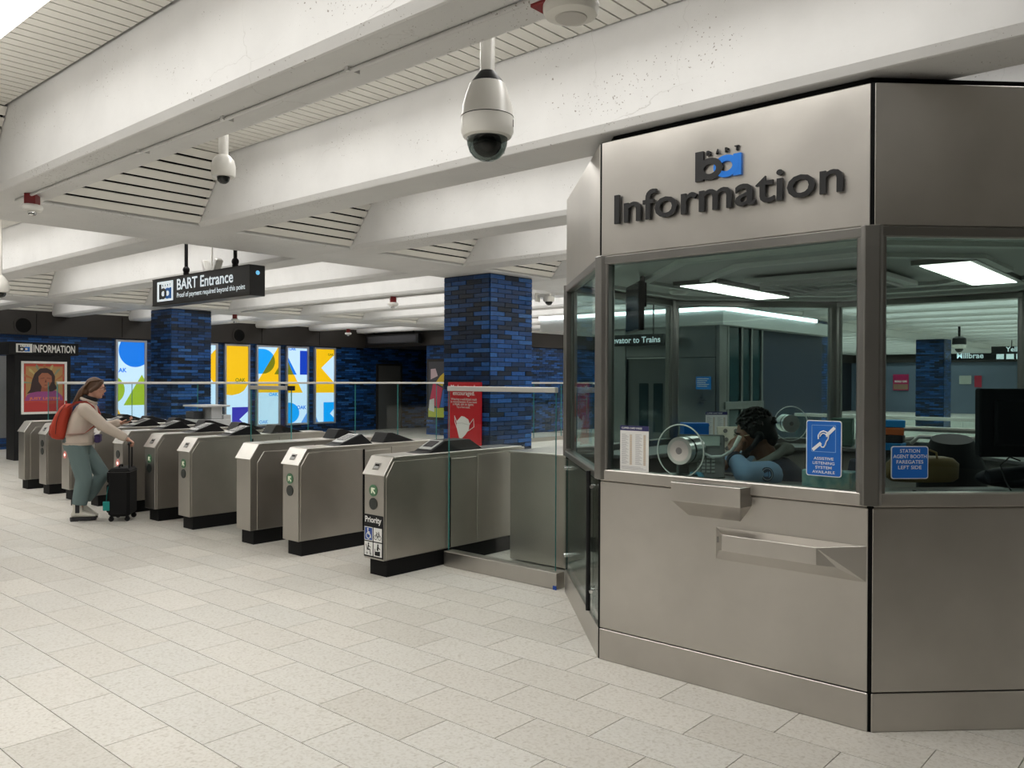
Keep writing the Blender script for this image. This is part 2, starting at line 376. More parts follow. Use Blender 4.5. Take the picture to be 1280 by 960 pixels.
# dark soffits over the walls
so = struct('trim_1', MB().box(WX, WX+.16, -14, YF, 2.60, 3.74), M_SOFFIT)
struct('trim_2', MB().box(WX, -16.24, YF-.16, YF, 2.62, 3.74).box(-18.3, -16.24, YF, 47, 2.62, 3.74).box(WX, -18.2, YF, 20.2, 2.62, 2.75), M_SOFFIT)
struct('trim_3', MB().box(-16.4, 12, 46.8, 47, 2.62, 3.74), M_SOFFIT)
seam = MB()
for i in range(8): seam.box(WX+.158, WX+.166, 5.2+1.95*i, 5.212+1.95*i, 2.62, 3.1)
part('soffit_joint', seam, M_DARK, so)
# ------------------------------------------------------------------ information booth
S2 = math.sqrt(.5)
OC = [(-2.825, 3.973), (-1.297, 3.973), (-.2165, 5.0535), (-.2165, 6.5815), (-1.297, 7.662), (-2.825, 7.662), (-3.9055, 6.5815), (-3.9055, 5.0535)]
OC = [Vector((x, y, 0)) for x, y in OC]; OCC = Vector((-2.061, 5.8175, 0)); FLN = 1.528
BOOTH = thing('information_booth', 'octagonal brushed steel information booth with big windows on the right', 'booth', OCC)
BI = Matrix.Translation(-OCC)
def bp(name, mb, mat_, bevel=0, smooth=None, **k): return part(name, mb, mat_, BOOTH, bevel, smooth, M=BI, **k)
ZT, ZW1, ZW0, ZS, ZBASE = 2.995, 2.335, 1.055, 1.055, .178
def face(i):           # local frame of face i: x along the face, y up, z outwards
    a, b = OC[i], OC[(i+1) % 8]; return frame(a, b-a, (0, 0, 1)), (b-a).length
LOWOUT = {}
for i in range(8):
    M, Lf = face(i); g = .009
    def fb(x0, x1, y0, y1, z0, z1, mb=None): return (mb or MB()).add([M @ Vector((x, y, z)) for z in (z0, z1) for y in (y0, y1) for x in (x0, x1)],
                     [(0, 2, 3, 1), (4, 5, 7, 6), (0, 1, 5, 4), (2, 6, 7, 3), (0, 4, 6, 2), (1, 3, 7, 5)])
    bp('fascia_panel', fb(g, Lf-g, ZW1+.004, ZT, -.05, 0), M_STEEL, .004)
    if i != 7:
        bp('lower_panel', fb(g, Lf-g, ZBASE+.004, 1.035, -.05, 0), M_STEEL, .004)
    bp('plinth_panel', fb(g, Lf-g, .0, ZBASE, -.05, .002), M_STEEL, .003)
    # window frame: head, sill and two stiles with a bevelled bead, pane set back
    fx0, fx1 = .062, Lf-.062
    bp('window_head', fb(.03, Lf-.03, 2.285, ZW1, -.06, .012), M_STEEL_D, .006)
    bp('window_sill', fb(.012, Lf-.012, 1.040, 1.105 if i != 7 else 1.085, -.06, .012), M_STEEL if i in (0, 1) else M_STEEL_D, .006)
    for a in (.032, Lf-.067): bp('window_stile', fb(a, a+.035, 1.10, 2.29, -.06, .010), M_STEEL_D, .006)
    bp('window_pane', fb(fx0-.005, fx1+.005, 1.085, 2.295, -.032, -.022), M_GLASS)
    # corner mullion
    p = OC[i]; n = (p-OCC).normalized(); u = Vector((-n.y, n.x, 0))
    F = frame(p, u, n)    # x along u, y outwards, z: u x n = -Z  -> extrude downwards
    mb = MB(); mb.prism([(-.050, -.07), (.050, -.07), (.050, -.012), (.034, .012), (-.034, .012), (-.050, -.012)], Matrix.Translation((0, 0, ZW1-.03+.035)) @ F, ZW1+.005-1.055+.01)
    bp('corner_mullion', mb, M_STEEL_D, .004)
    mb = MB(); mb.box(-.02, .02, -.02, .02, 0, 0)
    for zt_, hh_ in ((ZT, ZT-ZW1), (1.05, 1.05)): bp('corner_gap', MB().prism([(-.03, -.05), (.03, -.05), (.012, -.006), (-.012, -.006)], Matrix.Translation((0, 0, zt_)) @ F, hh_), M_DARK)
    mb = MB()
def octp(s): return [((p-OCC)*s+OCC).to_2d() for p in OC]
def octslab(s, z0, z1): return MB().prism(octp(s), Matrix.Translation((0, 0, z0)), z1-z0)
bp('roof', octslab(.985, 2.93, 2.985), M_STEEL_D)
bp('roof_shadow_gap', octslab(.955, 2.985, 3.046), M_DARK)
M_BCEIL = mat('booth_ceiling', (.50, .50, .48), .6)
M_BTRIM = mat('booth_ceiling_rib', (.62, .62, .59), .45)
bp('booth_ceiling', octslab(.965, 2.36, 2.40), M_BCEIL)
for s in (.93, .72, .50):
    o_, i_ = octp(s), octp(s-.035); mb = MB()
    for k in range(8):
        a, b, c, d = o_[k], o_[(k+1) % 8], i_[(k+1) % 8], i_[k]
        mb.prism([d, c, b, a][::-1], Matrix.Translation((0, 0, 2.335)), .028)
    bp('ceiling_rib', mb, M_BTRIM)
bp('booth_floor', octslab(.96, .002, .02), mat('booth_carpet', (.05, .05, .055), .9))
M_PANEL = mat('light_panel', (.9, .9, .88), .5, emit=(1, .97, .90), es=5.0)
for (px, py, rz) in ((-3.06, 6.2, R(90)), (-1.37, 6.15, R(90))):
    t = Matrix.Translation((px, py, 2.333)) @ Matrix.Rotation(rz, 4, 'Z')
    o = bp('ceiling_light_panel', MB().bx(t @ Matrix.Translation((0, 0, .012)), 1.40, .36, .03), M_STEEL_D)
    part('diffuser', MB().bx(t @ Matrix.Translation((0, 0, -.004)), 1.32, .28, .006), M_PANEL, o)
mb = MB(); mb.bx(Matrix.Translation((-2.22, 5.95, 2.325)), .9, .9, .03)
o = bp('air_diffuser', mb, M_BTRIM)
mb = MB()
for k in range(3): s_ = .36-.1*k; [mb.bx(Matrix.Translation((-2.22+dx*s_, 5.95+dy*s_, 2.30)), .03 if dx else 2*s_, .03 if dy else 2*s_, .02) for dx, dy in ((1, 0), (-1, 0), (0, 1), (0, -1))]
part('louvre_ring', mb, M_BCEIL, o)
# transaction trays on the front face
M0, _ = face(0)
def X0(x): return x+2.825
mb = MB()      # upper tray: hexagonal lip under the sill, closed below by a sloping plate
def wedge(xa, xb, zt, zm, zb, d, e, mb):     # front slab d out from zt to zm, sloping back to the face at zb
    P = lambda x, y, z: M0 @ Vector((x, y, z))
    vs = [P(xa, zt, 0), P(xb, zt, 0), P(xb-e*.2, zt, d), P(xa+e*.2, zt, d), P(xa+e*.2, zm, d), P(xb-e*.2, zm, d), P(xb-e, zb, 0), P(xa+e, zb, 0), P(xa, zm, 0), P(xb, zm, 0)]
    return mb.add(vs, [(0, 1, 2, 3)[::-1], (3, 2, 5, 4)[::-1], (4, 5, 6, 7)[::-1], (0, 3, 4, 8)[::-1], (8, 4, 7)[::-1], (1, 9, 5, 2)[::-1], (9, 6, 5)[::-1]])
UP_ = wedge(X0(-2.30), X0(-1.88), 1.083, .985, .90, .10, .06, MB())
bp('speaking_tray', UP_, M_STEEL, .002)
# lower tray: a sloped trough cut in the panel with a shelf standing in it
mb = MB(); P = lambda x, y, z: M0 @ Vector((x, y, z))
a, b, zt, zb = X0(-2.075), X0(-1.315), .858, .690
vs = [P(a, zt, .001), P(b, zt, .001), P(b-.20, zt-.022, .085), P(a+.075, zt-.022, .085), P(a+.075, zt-.105, .085), P(b-.20, zt-.105, .085), P(b, zb, .001), P(a, zb, .001), P(b-.12, zt-.11, .045), P(a+.04, zt-.11, .045)]
mb.add(vs, [(0, 3, 2, 1), (3, 4, 5, 2), (0, 7, 9, 4, 3), (1, 2, 5, 8, 6), (4, 9, 8, 5), (7, 6, 8, 9)])
bp('deal_tray', mb, M_STEEL, .0015)
bp('tray_latch', MB().bx(M0 @ Matrix.Translation((X0(-2.045), .80, .035)), .012, .03, .012), M_STEEL_D)
# lettering on the fascia
M_LET = mat('letter_black', (.012, .012, .013), .4); M_BLUE = mat('letter_blue', (.005, .16, .62), .35)
def ringpoly(r, r2, n=28): return None
def annulus(mb, M, cx, cy, ro, ri_, d, n=28, m=0):
    rg = []
    for (r, z) in ((ro, 0), (ro, d), (ri_, d), (ri_, 0)): rg.append([M @ Vector((cx+r[0]*math.cos(2*math.pi*j/n), cy+r[1]*math.sin(2*math.pi*j/n), z)) for j in range(n)])
    return mb.ring(rg, False, m, close=True)
def logo(M, x, y, h, d, parent, mats=(None, None), BM=None, small=True, lm=None):      # the b-and-a mark: w about 1.7 h
    lm = lm or M_LET
    mb = MB(); bx = MB()
    s = h
    mb.prism([(x, y), (x+.30*s, y), (x+.30*s, y+s), (x, y+s)], M, d*.97); annulus(mb, M, x+.55*s, y+.36*s, (.47*s, .37*s), (.23*s, .17*s), d)
    o1 = part('logo_letter', mb, lm, parent, M=BM)
    annulus(bx, M, x+1.14*s, y+.36*s, (.46*s, .37*s), (.23*s, .17*s), d*.94); bx.prism([(x+1.40*s, y), (x+1.68*s, y), (x+1.68*s, y+.72*s), (x+1.40*s, y+.72*s)], M, d*.91)
    o2 = part('logo_letter', bx, mats[1] or M_BLUE, parent, M=BM); o2['label'] = 'blue letter a of the mark'
    if small:
        for k, ch in enumerate('BART'):
            me = fit(text_me(ch, .2, lm, off=.004), w=.15*s, h=.16*s, x0=x+(.42+.34*k)*s, y0=y+.82*s)
            for v in me.vertices: pass
            me.transform(Matrix.Identity(4)); thick(me, d); me.transform(M)
            obj('logo_letter', me, parent, BM)
def thick(me, d):
    bm = bmesh.new(); bm.from_mesh(me)
    r = bmesh.ops.extrude_face_region(bm, geom=bm.faces[:]); bmesh.ops.translate(bm, vec=(0, 0, d), verts=[v for v in r['geom'] if isinstance(v, bmesh.types.BMVert)])
    bmesh.ops.recalc_face_normals(bm, faces=bm.faces[:]); bm.to_mesh(me); bm.free(); return me
logo(M0, X0(-2.20), 2.672, .155, .018, BOOTH, BM=BI)
word = 'Information'
full = text_me(word, 1, M_LET, off=.009); fa, fb_ = width(full); hh = max(v.co.y for v in full.vertices)
sc = (2.711-1.424)/(fb_-fa)
CAP = .160/max(v.co.y for v in text_me('I', 1, M_LET, off=.009).vertices)
for k, ch in enumerate(word):
    me = text_me(ch, 1, M_LET, off=.009); ca, cb = width(me); pa = width(text_me(word[:k+1], 1, M_LET, off=.009))
    me.transform(Matrix.Translation((pa[1]-cb-fa, 0, 0))); me.transform(Matrix.Diagonal((sc, CAP, 1, 1)))
    thick(me, .016); me.transform(M0 @ Matrix.Translation((X0(-2.711), 2.512, .008))); obj('letter', me, BOOTH, BI)
# left face (7): glass door leaf in front of a recess, with a long black pull handle
M7, _ = face(7)
def f7(x0, x1, y0, y1, z0, z1): return MB().add([M7 @ Vector((x, y, z)) for z in (z0, z1) for y in (y0, y1) for x in (x0, x1)], [(0, 2, 3, 1), (4, 5, 7, 6), (0, 1, 5, 4), (2, 6, 7, 3), (0, 4, 6, 2), (1, 3, 7, 5)])
bp('door_panel', f7(.012, 1.516, ZBASE+.004, 1.035, -.05, -.012), steel('booth_door_steel', (.33, .335, .33), .10, .2, cloud=1.0), .004)
lf = bp('door_leaf', f7(.05, 1.44, .215, 1.03, .004, .014), M_CLEAR)
for x in (.09,):
    for y in (.30, .955): part('glass_clamp', MB().cyl(M7 @ Vector((x, y, -.012)), M7 @ Vector((x, y, .022)), .016, n=12), M_CHROME, lf, smooth=40)
hd = bp('pull_handle', MB().cyl(M7 @ Vector((1.36, .235, .034)), M7 @ Vector((1.36, 1.075, .034)), .014, n=14), M_BLACK, smooth=40)
for y in (.36, .985): part('standoff', MB().cyl(M7 @ Vector((1.36, y, .0)), M7 @ Vector((1.36, y, .03)), .009, n=10).cyl(M7 @ Vector((1.30, y, .026)), M7 @ Vector((1.42, y, .026)), .011, n=10), M_CHROME, hd, smooth=40)
# inside: low walls, counters
M_INNER = mat('booth_inner', (.30, .29, .27), .5)
M_CTR = mat('counter_laminate', (.12, .12, .12), .35)
def ringslab(so_, si_, z0, z1, faces=range(8)):
    o_, i_ = octp(so_), octp(si_); mb = MB()
    for k in faces:
        mb.prism([o_[k], o_[(k+1) % 8], i_[(k+1) % 8], i_[k]], Matrix.Translation((0, 0, z0)), z1-z0)
    return mb
bp('inner_wall', ringslab(.955, .945, .02, 1.04), M_INNER)
bp('counter', ringslab(.94, .70, 1.03, 1.06, (0, 1, 2, 3, 4, 5, 6)), M_CTR, .004)
bp('counter_cabinet', ringslab(.90, .74, .02, 1.03, (2, 3, 4, 5)), M_INNER)
# door mullion in the back window
M4, _ = face(4)
# ------------------------------------------------------------------ fare gates
GW = .27; GL = 1.76; GY = 4.385
prof = [(0, .14), (0, .83), (.095, .972), (GL, .972), (GL, .14)]
PY = Matrix(((0, 0, 1, 0), (1, 0, 0, 0), (0, 1, 0, 0), (0, 0, 0, 1)))   # poly (y,z) extruded along +x
def PX(x): return Matrix.Translation((x, 0, 0)) @ PY
M_DISC = mat('dark_lens', (.02, .025, .022), .3); M_GREEN = mat('green_lens', (.05, .12, .06), .3, emit=(.1, .35, .15), es=.10)
M_RED = mat('red_lens', (.35, .12, .10), .3, emit=(1, .35, .3), es=.3); M_ARROW = mat('arrow_pale', (.75, .78, .62), .5, emit=(.8, .85, .6), es=.12)
M_WEDGE = mat('reader_black', (.010, .010, .011), .5, spec=.25); M_SCREEN = mat('reader_screen', (.35, .36, .35), .25); M_SCRD = mat('reader_dark', (.03, .03, .035), .2)
ARR = [(-.5, .5), (.5, .5), (.5, .2), (.12, .2), (.62, -.5), (.36, -.68), (-.2, .02), (-.2, -.5), (-.5, -.5)]
ARR = [(.5, .5), (-.5, .5), (-.5, -.5), (-.2, -.5), (-.2, .0), (.42, -.62), (.62, -.4), (.0, .2), (.5, .2)][::-1]
def make_gate(lab, x, blank=False, lights='green', arrow=True, wedge='both', priority=False, screen=True):
    g = thing('fare_gate', lab, 'fare gate', (x+GW/2, GY, 0), 0, 'row of steel fare gates')
    h = GW/2
    part('kick_base', MB().box(-h+.03, h-.03, .05, GL-.04, 0, .145), M_RUBBER, g)
    part('cabinet', MB().prism(prof, PX(-h+.012), GW-.024), M_STEEL_G, g, .004)
    for s in (-1, 1):          # side sheets: long, middle (lower, where the leaf slides out) and rear
        def side(y0, y1, pr, nm): part(nm, MB().prism(pr, PX(s*(h-.012)-.006), .012), M_STEEL_G, g, .003)
        if blank: side(0, 0, [(.075, .145), (.075, .80), (.15, .905), (.73, .905), (.73, .145)], 'side_panel')
        else: side(0, 0, [(.022, .145), (.022, .822), (.105, .945), (.735, .945), (.735, .145)], 'side_panel')
        side(0, 0, [(.752, .145), (.752, .925), (1.075, .925), (1.075, .145)], 'side_panel')
        side(0, 0, [(1.095, .145), (1.095, .945), (GL-.02, .945), (GL-.02, .145)], 'side_panel')
        part('leaf_slot', MB().box(s*(h-.004)-.004, s*(h-.004)+.004, .735, .752, .15, .94), M_DARK, g)
    # top cover and sloped head plate
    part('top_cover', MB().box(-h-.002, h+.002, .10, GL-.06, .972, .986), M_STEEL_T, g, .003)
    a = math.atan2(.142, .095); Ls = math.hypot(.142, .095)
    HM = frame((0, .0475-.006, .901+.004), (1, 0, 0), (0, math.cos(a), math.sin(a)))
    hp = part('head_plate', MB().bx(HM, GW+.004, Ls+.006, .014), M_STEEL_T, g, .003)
    if not blank:
        part('ticket_slot', MB().bx(HM @ Matrix.Translation((0, -.008, .009)), .075, .062, .006), M_STEEL_D, hp, .002)
        part('slot_mouth', MB().bx(HM @ Matrix.Translation((.004, .002, .012)), .048, .014, .004), M_DARK, hp)
        part('slot_tray', MB().bx(HM @ Matrix.Translation((0, -.020, .012)), .052, .018, .004), M_SCREEN, hp, .001)
        FM = frame((0, 0, 0), (1, 0, 0), (0, 0, 1))
        for k, z in enumerate((.706, .597)):
            on = (k == 0 and lights == 'green'); red = (k == 1 and lights == 'red')
            lens = part('signal_lens', MB().cyl((-.005, 0, z), (-.005, -.006, z), .049, n=24), M_GREEN if on else M_RED if red else M_DISC, g, smooth=40)
            if on and arrow: part('arrow', MB().prism([(px*.046, py*.046) for px, py in ARR], FM @ Matrix.Translation((-.005, z, .006)), .0015), M_ARROW, lens)
            if red: part('lamp_core', MB().cyl((-.005, -.006, z), (-.005, -.008, z), .018, n=14), mat('red_core', (1, .8, .75), .4, emit=(1, .7, .62), es=1.6), lens)
    def wd(poly, nm, scr):
        o = part(nm, MB().prism([(p[0], p[1]) for p in poly], PX(-h+.035), GW-.07), M_WEDGE, g, .003)
        if scr:
            (y0, z0), (y1, z1) = poly[1], poly[2]; v = Vector((0, y1-y0, z1-z0)); c = Vector((0, (y0+y1)/2, (z0+z1)/2))
            F = frame(c, (1, 0, 0), v)
            s_ = part('screen_bezel', MB().bx(F @ Matrix.Translation((0, .012, .004)), .165, v.length*.80, .008), M_SCREEN, o, .002)
            part('screen', MB().bx(F @ Matrix.Translation((0, .02, .009)), .115, v.length*.48, .004), M_SCRD, s_)
        return o
    if wedge == 'long': wd([(.40, .984), (.53, .994), (.72, 1.083), (1.02, 1.083), (1.20, .984)], 'reader_housing', True)
    if wedge in ('both', 'front'): wd([(.40, .984), (.48, .994), (.74, 1.085), (.88, .984)], 'reader_housing', True)
    if wedge in ('both', 'rear'): wd([(1.0, .984), (1.07, 1.082), (1.13, 1.082), (1.42, .99), (1.46, .984)], 'reader_housing', False)
    if priority:
        ps = part('priority_sign', MB().box(-h+.012, h-.014, -.0035, .001, .155, .505), M_BLACK, g)
        WT = mat('sign_white', (.80, .80, .78), .5); BL = mat('sign_blue', (.01, .06, .30), .5)
        F = frame((0, -.0035, 0), (1, 0, 0), (0, 0, 1)); x0 = -h+.022; pw = GW-.05
        me = fit(text_me('Priority', 1, WT, off=.025), w=pw-.012, x0=x0+.006, y0=.425); me.transform(F @ Matrix.Translation((0, 0, .001))); obj('lettering', me, ps)
        cw = pw/2-.006
        BK = M_BLACK
        def circ(mb, cx, cy, r, t, n=18): annulus(mb, F @ Matrix.Translation((0, 0, .002)), cx, cy, (r, r), (r-t, r-t), .0008, n)
        def bar(mb, p, q, t):
            p, q = Vector(p), Vector(q); d = (q-p).normalized(); nn = Vector((-d.y, d.x))*t/2
            mb.prism([p+nn*-1, q+nn*-1, q+nn, p+nn], F @ Matrix.Translation((0, 0, .002)), .0008)
        for r in range(2):
            for c in range(2):
                cx, cy = x0+c*(cw+.012), .168+(1-r)*.122
                tile = part('pictogram_tile', MB().prism([(cx, cy), (cx+cw, cy), (cx+cw, cy+.112), (cx, cy+.112)], F, .0015), WT if (r, c) != (0, 0) else WT, ps)
                mb = MB(); q = lambda u, v_: (cx+cw*u, cy+.112*v_)
                if (r, c) == (0, 0):
                    part('blue_field', MB().prism([q(.05, .05), q(.95, .05), q(.95, .95), q(.05, .95)], F @ Matrix.Translation((0, 0, .001)), .0008), BL, tile) if False else None
                    mb2 = MB().prism([q(.05, .05), q(.95, .05), q(.95, .95), q(.05, .95)], F @ Matrix.Translation((0, 0, .0012)), .0006)
                    part('blue_field', mb2, BL, ps)
                    circ(mb, *q(.48, .36), .028, .007); circ(mb, *q(.42, .84), .009, .0085, 12); bar(mb, q(.42, .78), q(.45, .48), .010); bar(mb, q(.45, .48), q(.72, .46), .008); bar(mb, q(.72, .46), q(.82, .2), .008); bar(mb, q(.44, .64), q(.68, .62), .007)
                    part('pictogram', mb, WT, ps)
                elif (r, c) == (0, 1):
                    circ(mb, *q(.26, .32), .020, .004); circ(mb, *q(.75, .32), .020, .004)
                    for p1, p2 in ((q(.26, .32), q(.4, .62)), (q(.4, .62), q(.68, .62)), (q(.4, .62), q(.52, .32)), (q(.52, .32), q(.68, .62)), (q(.66, .72), q(.75, .32)), (q(.58, .73), q(.68, .73)), (q(.32, .68), q(.44, .68))): bar(mb, p1, p2, .005)
                    part('pictogram', mb, BK, ps)
                elif (r, c) == (1, 0):
                    circ(mb, *q(.5, .86), .008, .0075, 12); bar(mb, q(.5, .78), q(.42, .42), .013); bar(mb, q(.42, .42), q(.7, .45), .009); bar(mb, q(.7, .45), q(.72, .2), .007); bar(mb, q(.5, .7), q(.78, .6), .006); bar(mb, q(.2, .8), q(.36, .35), .006); circ(mb, *q(.32, .15), .009, .004, 12); circ(mb, *q(.75, .13), .009, .004, 12)
                    part('pictogram', mb, BK, ps)
                else:
                    circ(mb, *q(.55, .86), .009, .0085, 12); bar(mb, q(.55, .78), q(.5, .45), .018); bar(mb, q(.55, .72), q(.82, .56), .007); bar(mb, q(.2, .1), q(.2, .55), .006)
                    mb.prism([q(.22, .08), q(.8, .08), q(.8, .42), q(.22, .36)], F @ Matrix.Translation((0, 0, .002)), .0008)
                    part('pictogram', mb, BK, ps)
    return g
GXS = [-5.506, -6.70, -7.502, -8.69, -9.48, -10.30, -11.10, -11.906, -12.705, -13.515]
GL_ = ['nearest steel fare gate with the Priority pictogram sign on its front', 'second steel fare gate from the booth, green arrow light and no sign', 'blank-fronted fare gate beside the rail-topped glass screen, without lights', 'steel fare gate just left of the glass screen, dark lens under its arrow', 'steel fare gate directly right of the black suitcase',
       'steel fare gate with a lit red lens behind the black suitcase', 'steel fare gate mostly hidden behind the standing woman\'s legs', 'steel fare gate with lit red lens under the red backpack', 'steel fare gate with two dark lenses, second from the far end', 'farthest fare gate of the row, blank front beside the information kiosk']
for k, x in enumerate(GXS):
    make_gate(GL_[k], x, blank=k in (2, 9), lights={0: 'green', 1: 'green', 3: 'green', 4: 'green', 5: 'red', 7: 'red'}.get(k, 'off'), wedge={0: 'long', 2: 'rear', 9: 'rear'}.get(k, 'both'), priority=k == 0)
# glass screens with handrails
M_RAIL = mat('rail_satin', (.60, .59, .56), .42, .5)
def pane(mb, x0, x1, y0, y1, z0, z1):   # box with edge faces in material 1
    ax = 0 if (x1-x0) > (y1-y0) else 1
    mb.add([(x, y, z) for z in (z0, z1) for y in (y0, y1) for x in (x0, x1)], [(0, 1, 5, 4), (2, 6, 7, 3)] if ax == 0 else [(0, 4, 6, 2), (1, 3, 7, 5)], 0)
    mb.add([(x, y, z) for z in (z0, z1) for y in (y0, y1) for x in (x0, x1)], [(0, 2, 3, 1), (4, 5, 7, 6)]+([(0, 4, 6, 2), (1, 3, 7, 5)] if ax == 0 else [(0, 1, 5, 4), (2, 6, 7, 3)]), 1)
    return mb
def screen_x(name, lab, x0, x1, y, z0, z1, rail=True, base=None):
    t = thing(name, lab, 'glass screen', ((x0+x1)/2, y, 0)); I = Matrix.Translation((-(x0+x1)/2, -y, 0))
    part('glass_pane', pane(MB(), x0, x1, y-.007, y+.007, z0, z1), [M_CLEAR, M_EDGE], t, M=I)
    if rail: part('handrail', MB().box(x0-.005, x1+.005, y-.022, y+.022, z1-.02, z1+.022), M_RAIL, t, .004, M=I)
    if base: part('base_channel', MB().box(base[0], base[1], y-.055, y+.055, 0, base[2]), M_STEEL, t, .005, M=I)
    return t
t = screen_x('glass_screen', 'clear glass screen with flat handrail between the nearest fare gate and booth', -5.225, -4.035, 5.1, .10, 1.54, base=(-5.232, -3.985, .13))
part('blue_tape', MB().box(.615, .648, -.058, -.052, .0, .03), mat('tape_blue', (.01, .06, .35), .5), t)
t = screen_x('glass_screen', 'small clear glass screen with handrail between two fare gates left of the middle', -8.41, -7.62, 5.1, .12, 1.52, base=(-8.41, -7.51, .13))
part('post_cap', MB().box(-.05, .02, -.025, .025, -.02, .03), M_BLACK, t, M=(.405, 0, 1.515))
t = thing('glass_barrier', 'long clear glass barrier with satin handrail in front of the lit posters', 'glass barrier', (-14, 12, 0)); I = Matrix.Translation((14, -12, 0))
y = 5.1; k = 0
while y < 24:
    y1 = y+1.165; part('glass_pane', pane(MB(), -14.007, -13.993, y+.006, y1-.006, .08, 1.53), [M_CLEAR, M_EDGE], t, M=I); y = y1
part('handrail', MB().box(-14.022, -13.978, 5.09, y, 1.52, 1.56), M_RAIL, t, .004, M=I)
part('base_channel', MB().box(-14.04, -13.96, 5.09, y, 0, .10), M_STEEL_G, t, M=I)
part('end_pane', pane(MB(), -14.35, -13.99, 5.083, 5.095, .08, 1.55), [M_CLEAR, M_EDGE], t, M=I)
# steel cabinet that closes the gap beside the booth
t = thing('steel_cabinet', 'plain low steel cabinet behind the glass screen beside the booth', 'cabinet', (-4.47, 5.95, 0)); I = Matrix.Translation((4.47, -5.95, 0))
part('body', MB().box(-4.955, -3.99, 5.6, 6.3, .02, .965), M_STEEL_G, t, .004, M=I); part('top', MB().box(-4.965, -3.985, 5.59, 6.31, .965, .985), M_STEEL_T, t, .003, M=I)
# ------------------------------------------------------------------ brick columns
def column(lab, x, y, each=False):
    s = .893
    t = thing('brick_column', lab, 'column', (x+s/2, y+s/2, 0), 0, 'blue brick columns'); h = s/2-.012
    part('core', MB().box(-h, h, -h, h, 0, 3.055), M_MORTAR, t)
    fc = [((-h, -h, 0), (1, 0, 0)), ((h, -h, 0), (0, 1, 0)), ((h, h, 0), (-1, 0, 0)), ((-h, h, 0), (0, -1, 0))]
    if each:
        out = [q for f in fc[:2] for q in bricks(None, f[0], f[1], 2*h, 0, 3.05, off=.0)]
        out.sort(key=lambda q: -q[0].translation.z); cache = {}
        mb = MB()
        for i, (M, w_, h_) in enumerate(out):
            if i < 296:
                k = (round(w_, 3), round(h_, 3))
                if k not in cache: cache[k] = MB().bx(Matrix(), w_, h_, .024).mesh('brick', M_BRICK)
                obj('brick', cache[k], t, M)
            else: mb.bx(M, w_, h_, .024)
        for f in fc[2:]: bricks(mb, f[0], f[1], 2*h, 0, 3.05)
    else:
        mb = MB()
        for f in fc: bricks(mb, f[0], f[1], 2*h, 0, 3.05)
    part('bricks', mb, M_BRICK, t, kind='stuff')
    return t
column('blue glazed brick column behind the nearest fare gates with a red mask poster', -8.5, 8.175, True)
column('far blue brick column standing in front of the lit posters', -17.40, 8.175)
column('blue brick column seen through the booth window beside the elevator shaft', -8.5, 19.34)
column('distant blue brick column seen through the right booth window', -8.5, 30.5)
# ------------------------------------------------------------------ posters
M_RED_P = mat('poster_red', (.50, .012, .02), .4); M_PW = mat('poster_white', (.80, .79, .76), .5); M_PG = mat('poster_grey', (.62, .62, .60), .5)
t = thing('mask_poster', 'red poster with a white face mask on the blue brick column', 'poster', (-8.045, 8.14, .9)); I = Matrix.Translation((8.045, -8.14, -.9))
part('board', MB().box(-8.36, -7.73, 8.135, 8.165, .42, 1.585), M_RED_P, t, .004, M=I)
F = frame((-8.36, 8.134, .42), (1, 0, 0), (0, 0, 1))
for body, w_, x0, y0, m in (('Masks strongly', .50, .06, 1.05, M_PW), ('encouraged.', .42, .10, .965, M_PW), ('Wearing a well-fitted mask', .50, .06, .905, M_PG), ('is recommended. If you want', .50, .06, .870, M_PG), ('a mask, ask an agent.', .40, .10, .835, M_PG), ("Try a free mask.", .26, .17, .800, M_PG)):
    me = fit(text_me(body, 1, m, off=.01), w=w_, x0=x0, y0=y0); me.transform(F); obj('lettering', me, t, I)
mk = [(.17, .62), (.22, .66), (.27, .70), (.33, .69), (.40, .655), (.425, .60), (.41, .52), (.35, .45), (.27, .385), (.225, .40), (.19, .50)]
o = part('mask_picture', MB().prism(mk, F, .003), M_PW, t, M=I)
part('mask_fold', MB().prism([(.175, .60), (.28, .61), (.42, .585), (.42, .575), (.28, .60), (.177, .588)][::-1], F @ Matrix.Translation((0, 0, .003)), .001), M_PG, o)
for pts in ([(.18, .61), (.135, .70), (.145, .61), (.20, .50)], [(.415, .58), (.50, .67), (.51, .56), (.40, .50)]):
    part('ear_loop', MB().tube([F @ Vector((a, b, .002)) for a, b in pts], .005, 6), M_PW, o)
part('label_tag', MB().prism([(.22, .27), (.37, .27), (.37, .345), (.22, .345)], F, .002), M_PW, t, M=I)
# lit posters on the far wall
def clip(poly, x0, x1, y0, y1):
    for ax, lim, sg in ((0, x0, 1), (0, x1, -1), (1, y0, 1), (1, y1, -1)):
        out = []
        for i, p in enumerate(poly):
            q = poly[i-1]; a, b = (p[ax]-lim)*sg, (q[ax]-lim)*sg
            if (a >= 0) != (b >= 0): t_ = b/(b-a); out.append((q[0]+(p[0]-q[0])*t_, q[1]+(p[1]-q[1])*t_))
            if a >= 0: out.append(p)
        poly = out
        if not poly: return []
    return poly
def lit(name, c, s=1.0):
    m = mat(name, tuple(x*.25 for x in c), .5, emit=c, es=s); m.cycles.emission_sampling = 'NONE'; return m
LW = lit('lit_white', (.56, .80, 1.0), .92); LB = lit('lit_blue', (.0, .19, .80), .9); LY = lit('lit_yellow', (.85, .50, .0), .95); LG = lit('lit_green', (.31, .47, .02), .9)
LN = lit('lit_navy', (.0, .045, .50), .9); LO = lit('lit_olive', (.17, .19, .0), .9); LS = lit('lit_sky', (.0, .34, .90), .95); LP = lit('lit_violet', (.035, .03, .42), .9); LM = lit('lit_mid', (.10, .33, .80), .9)
M_FRM = mat('poster_frame', (.46, .47, .52), .35, .6)
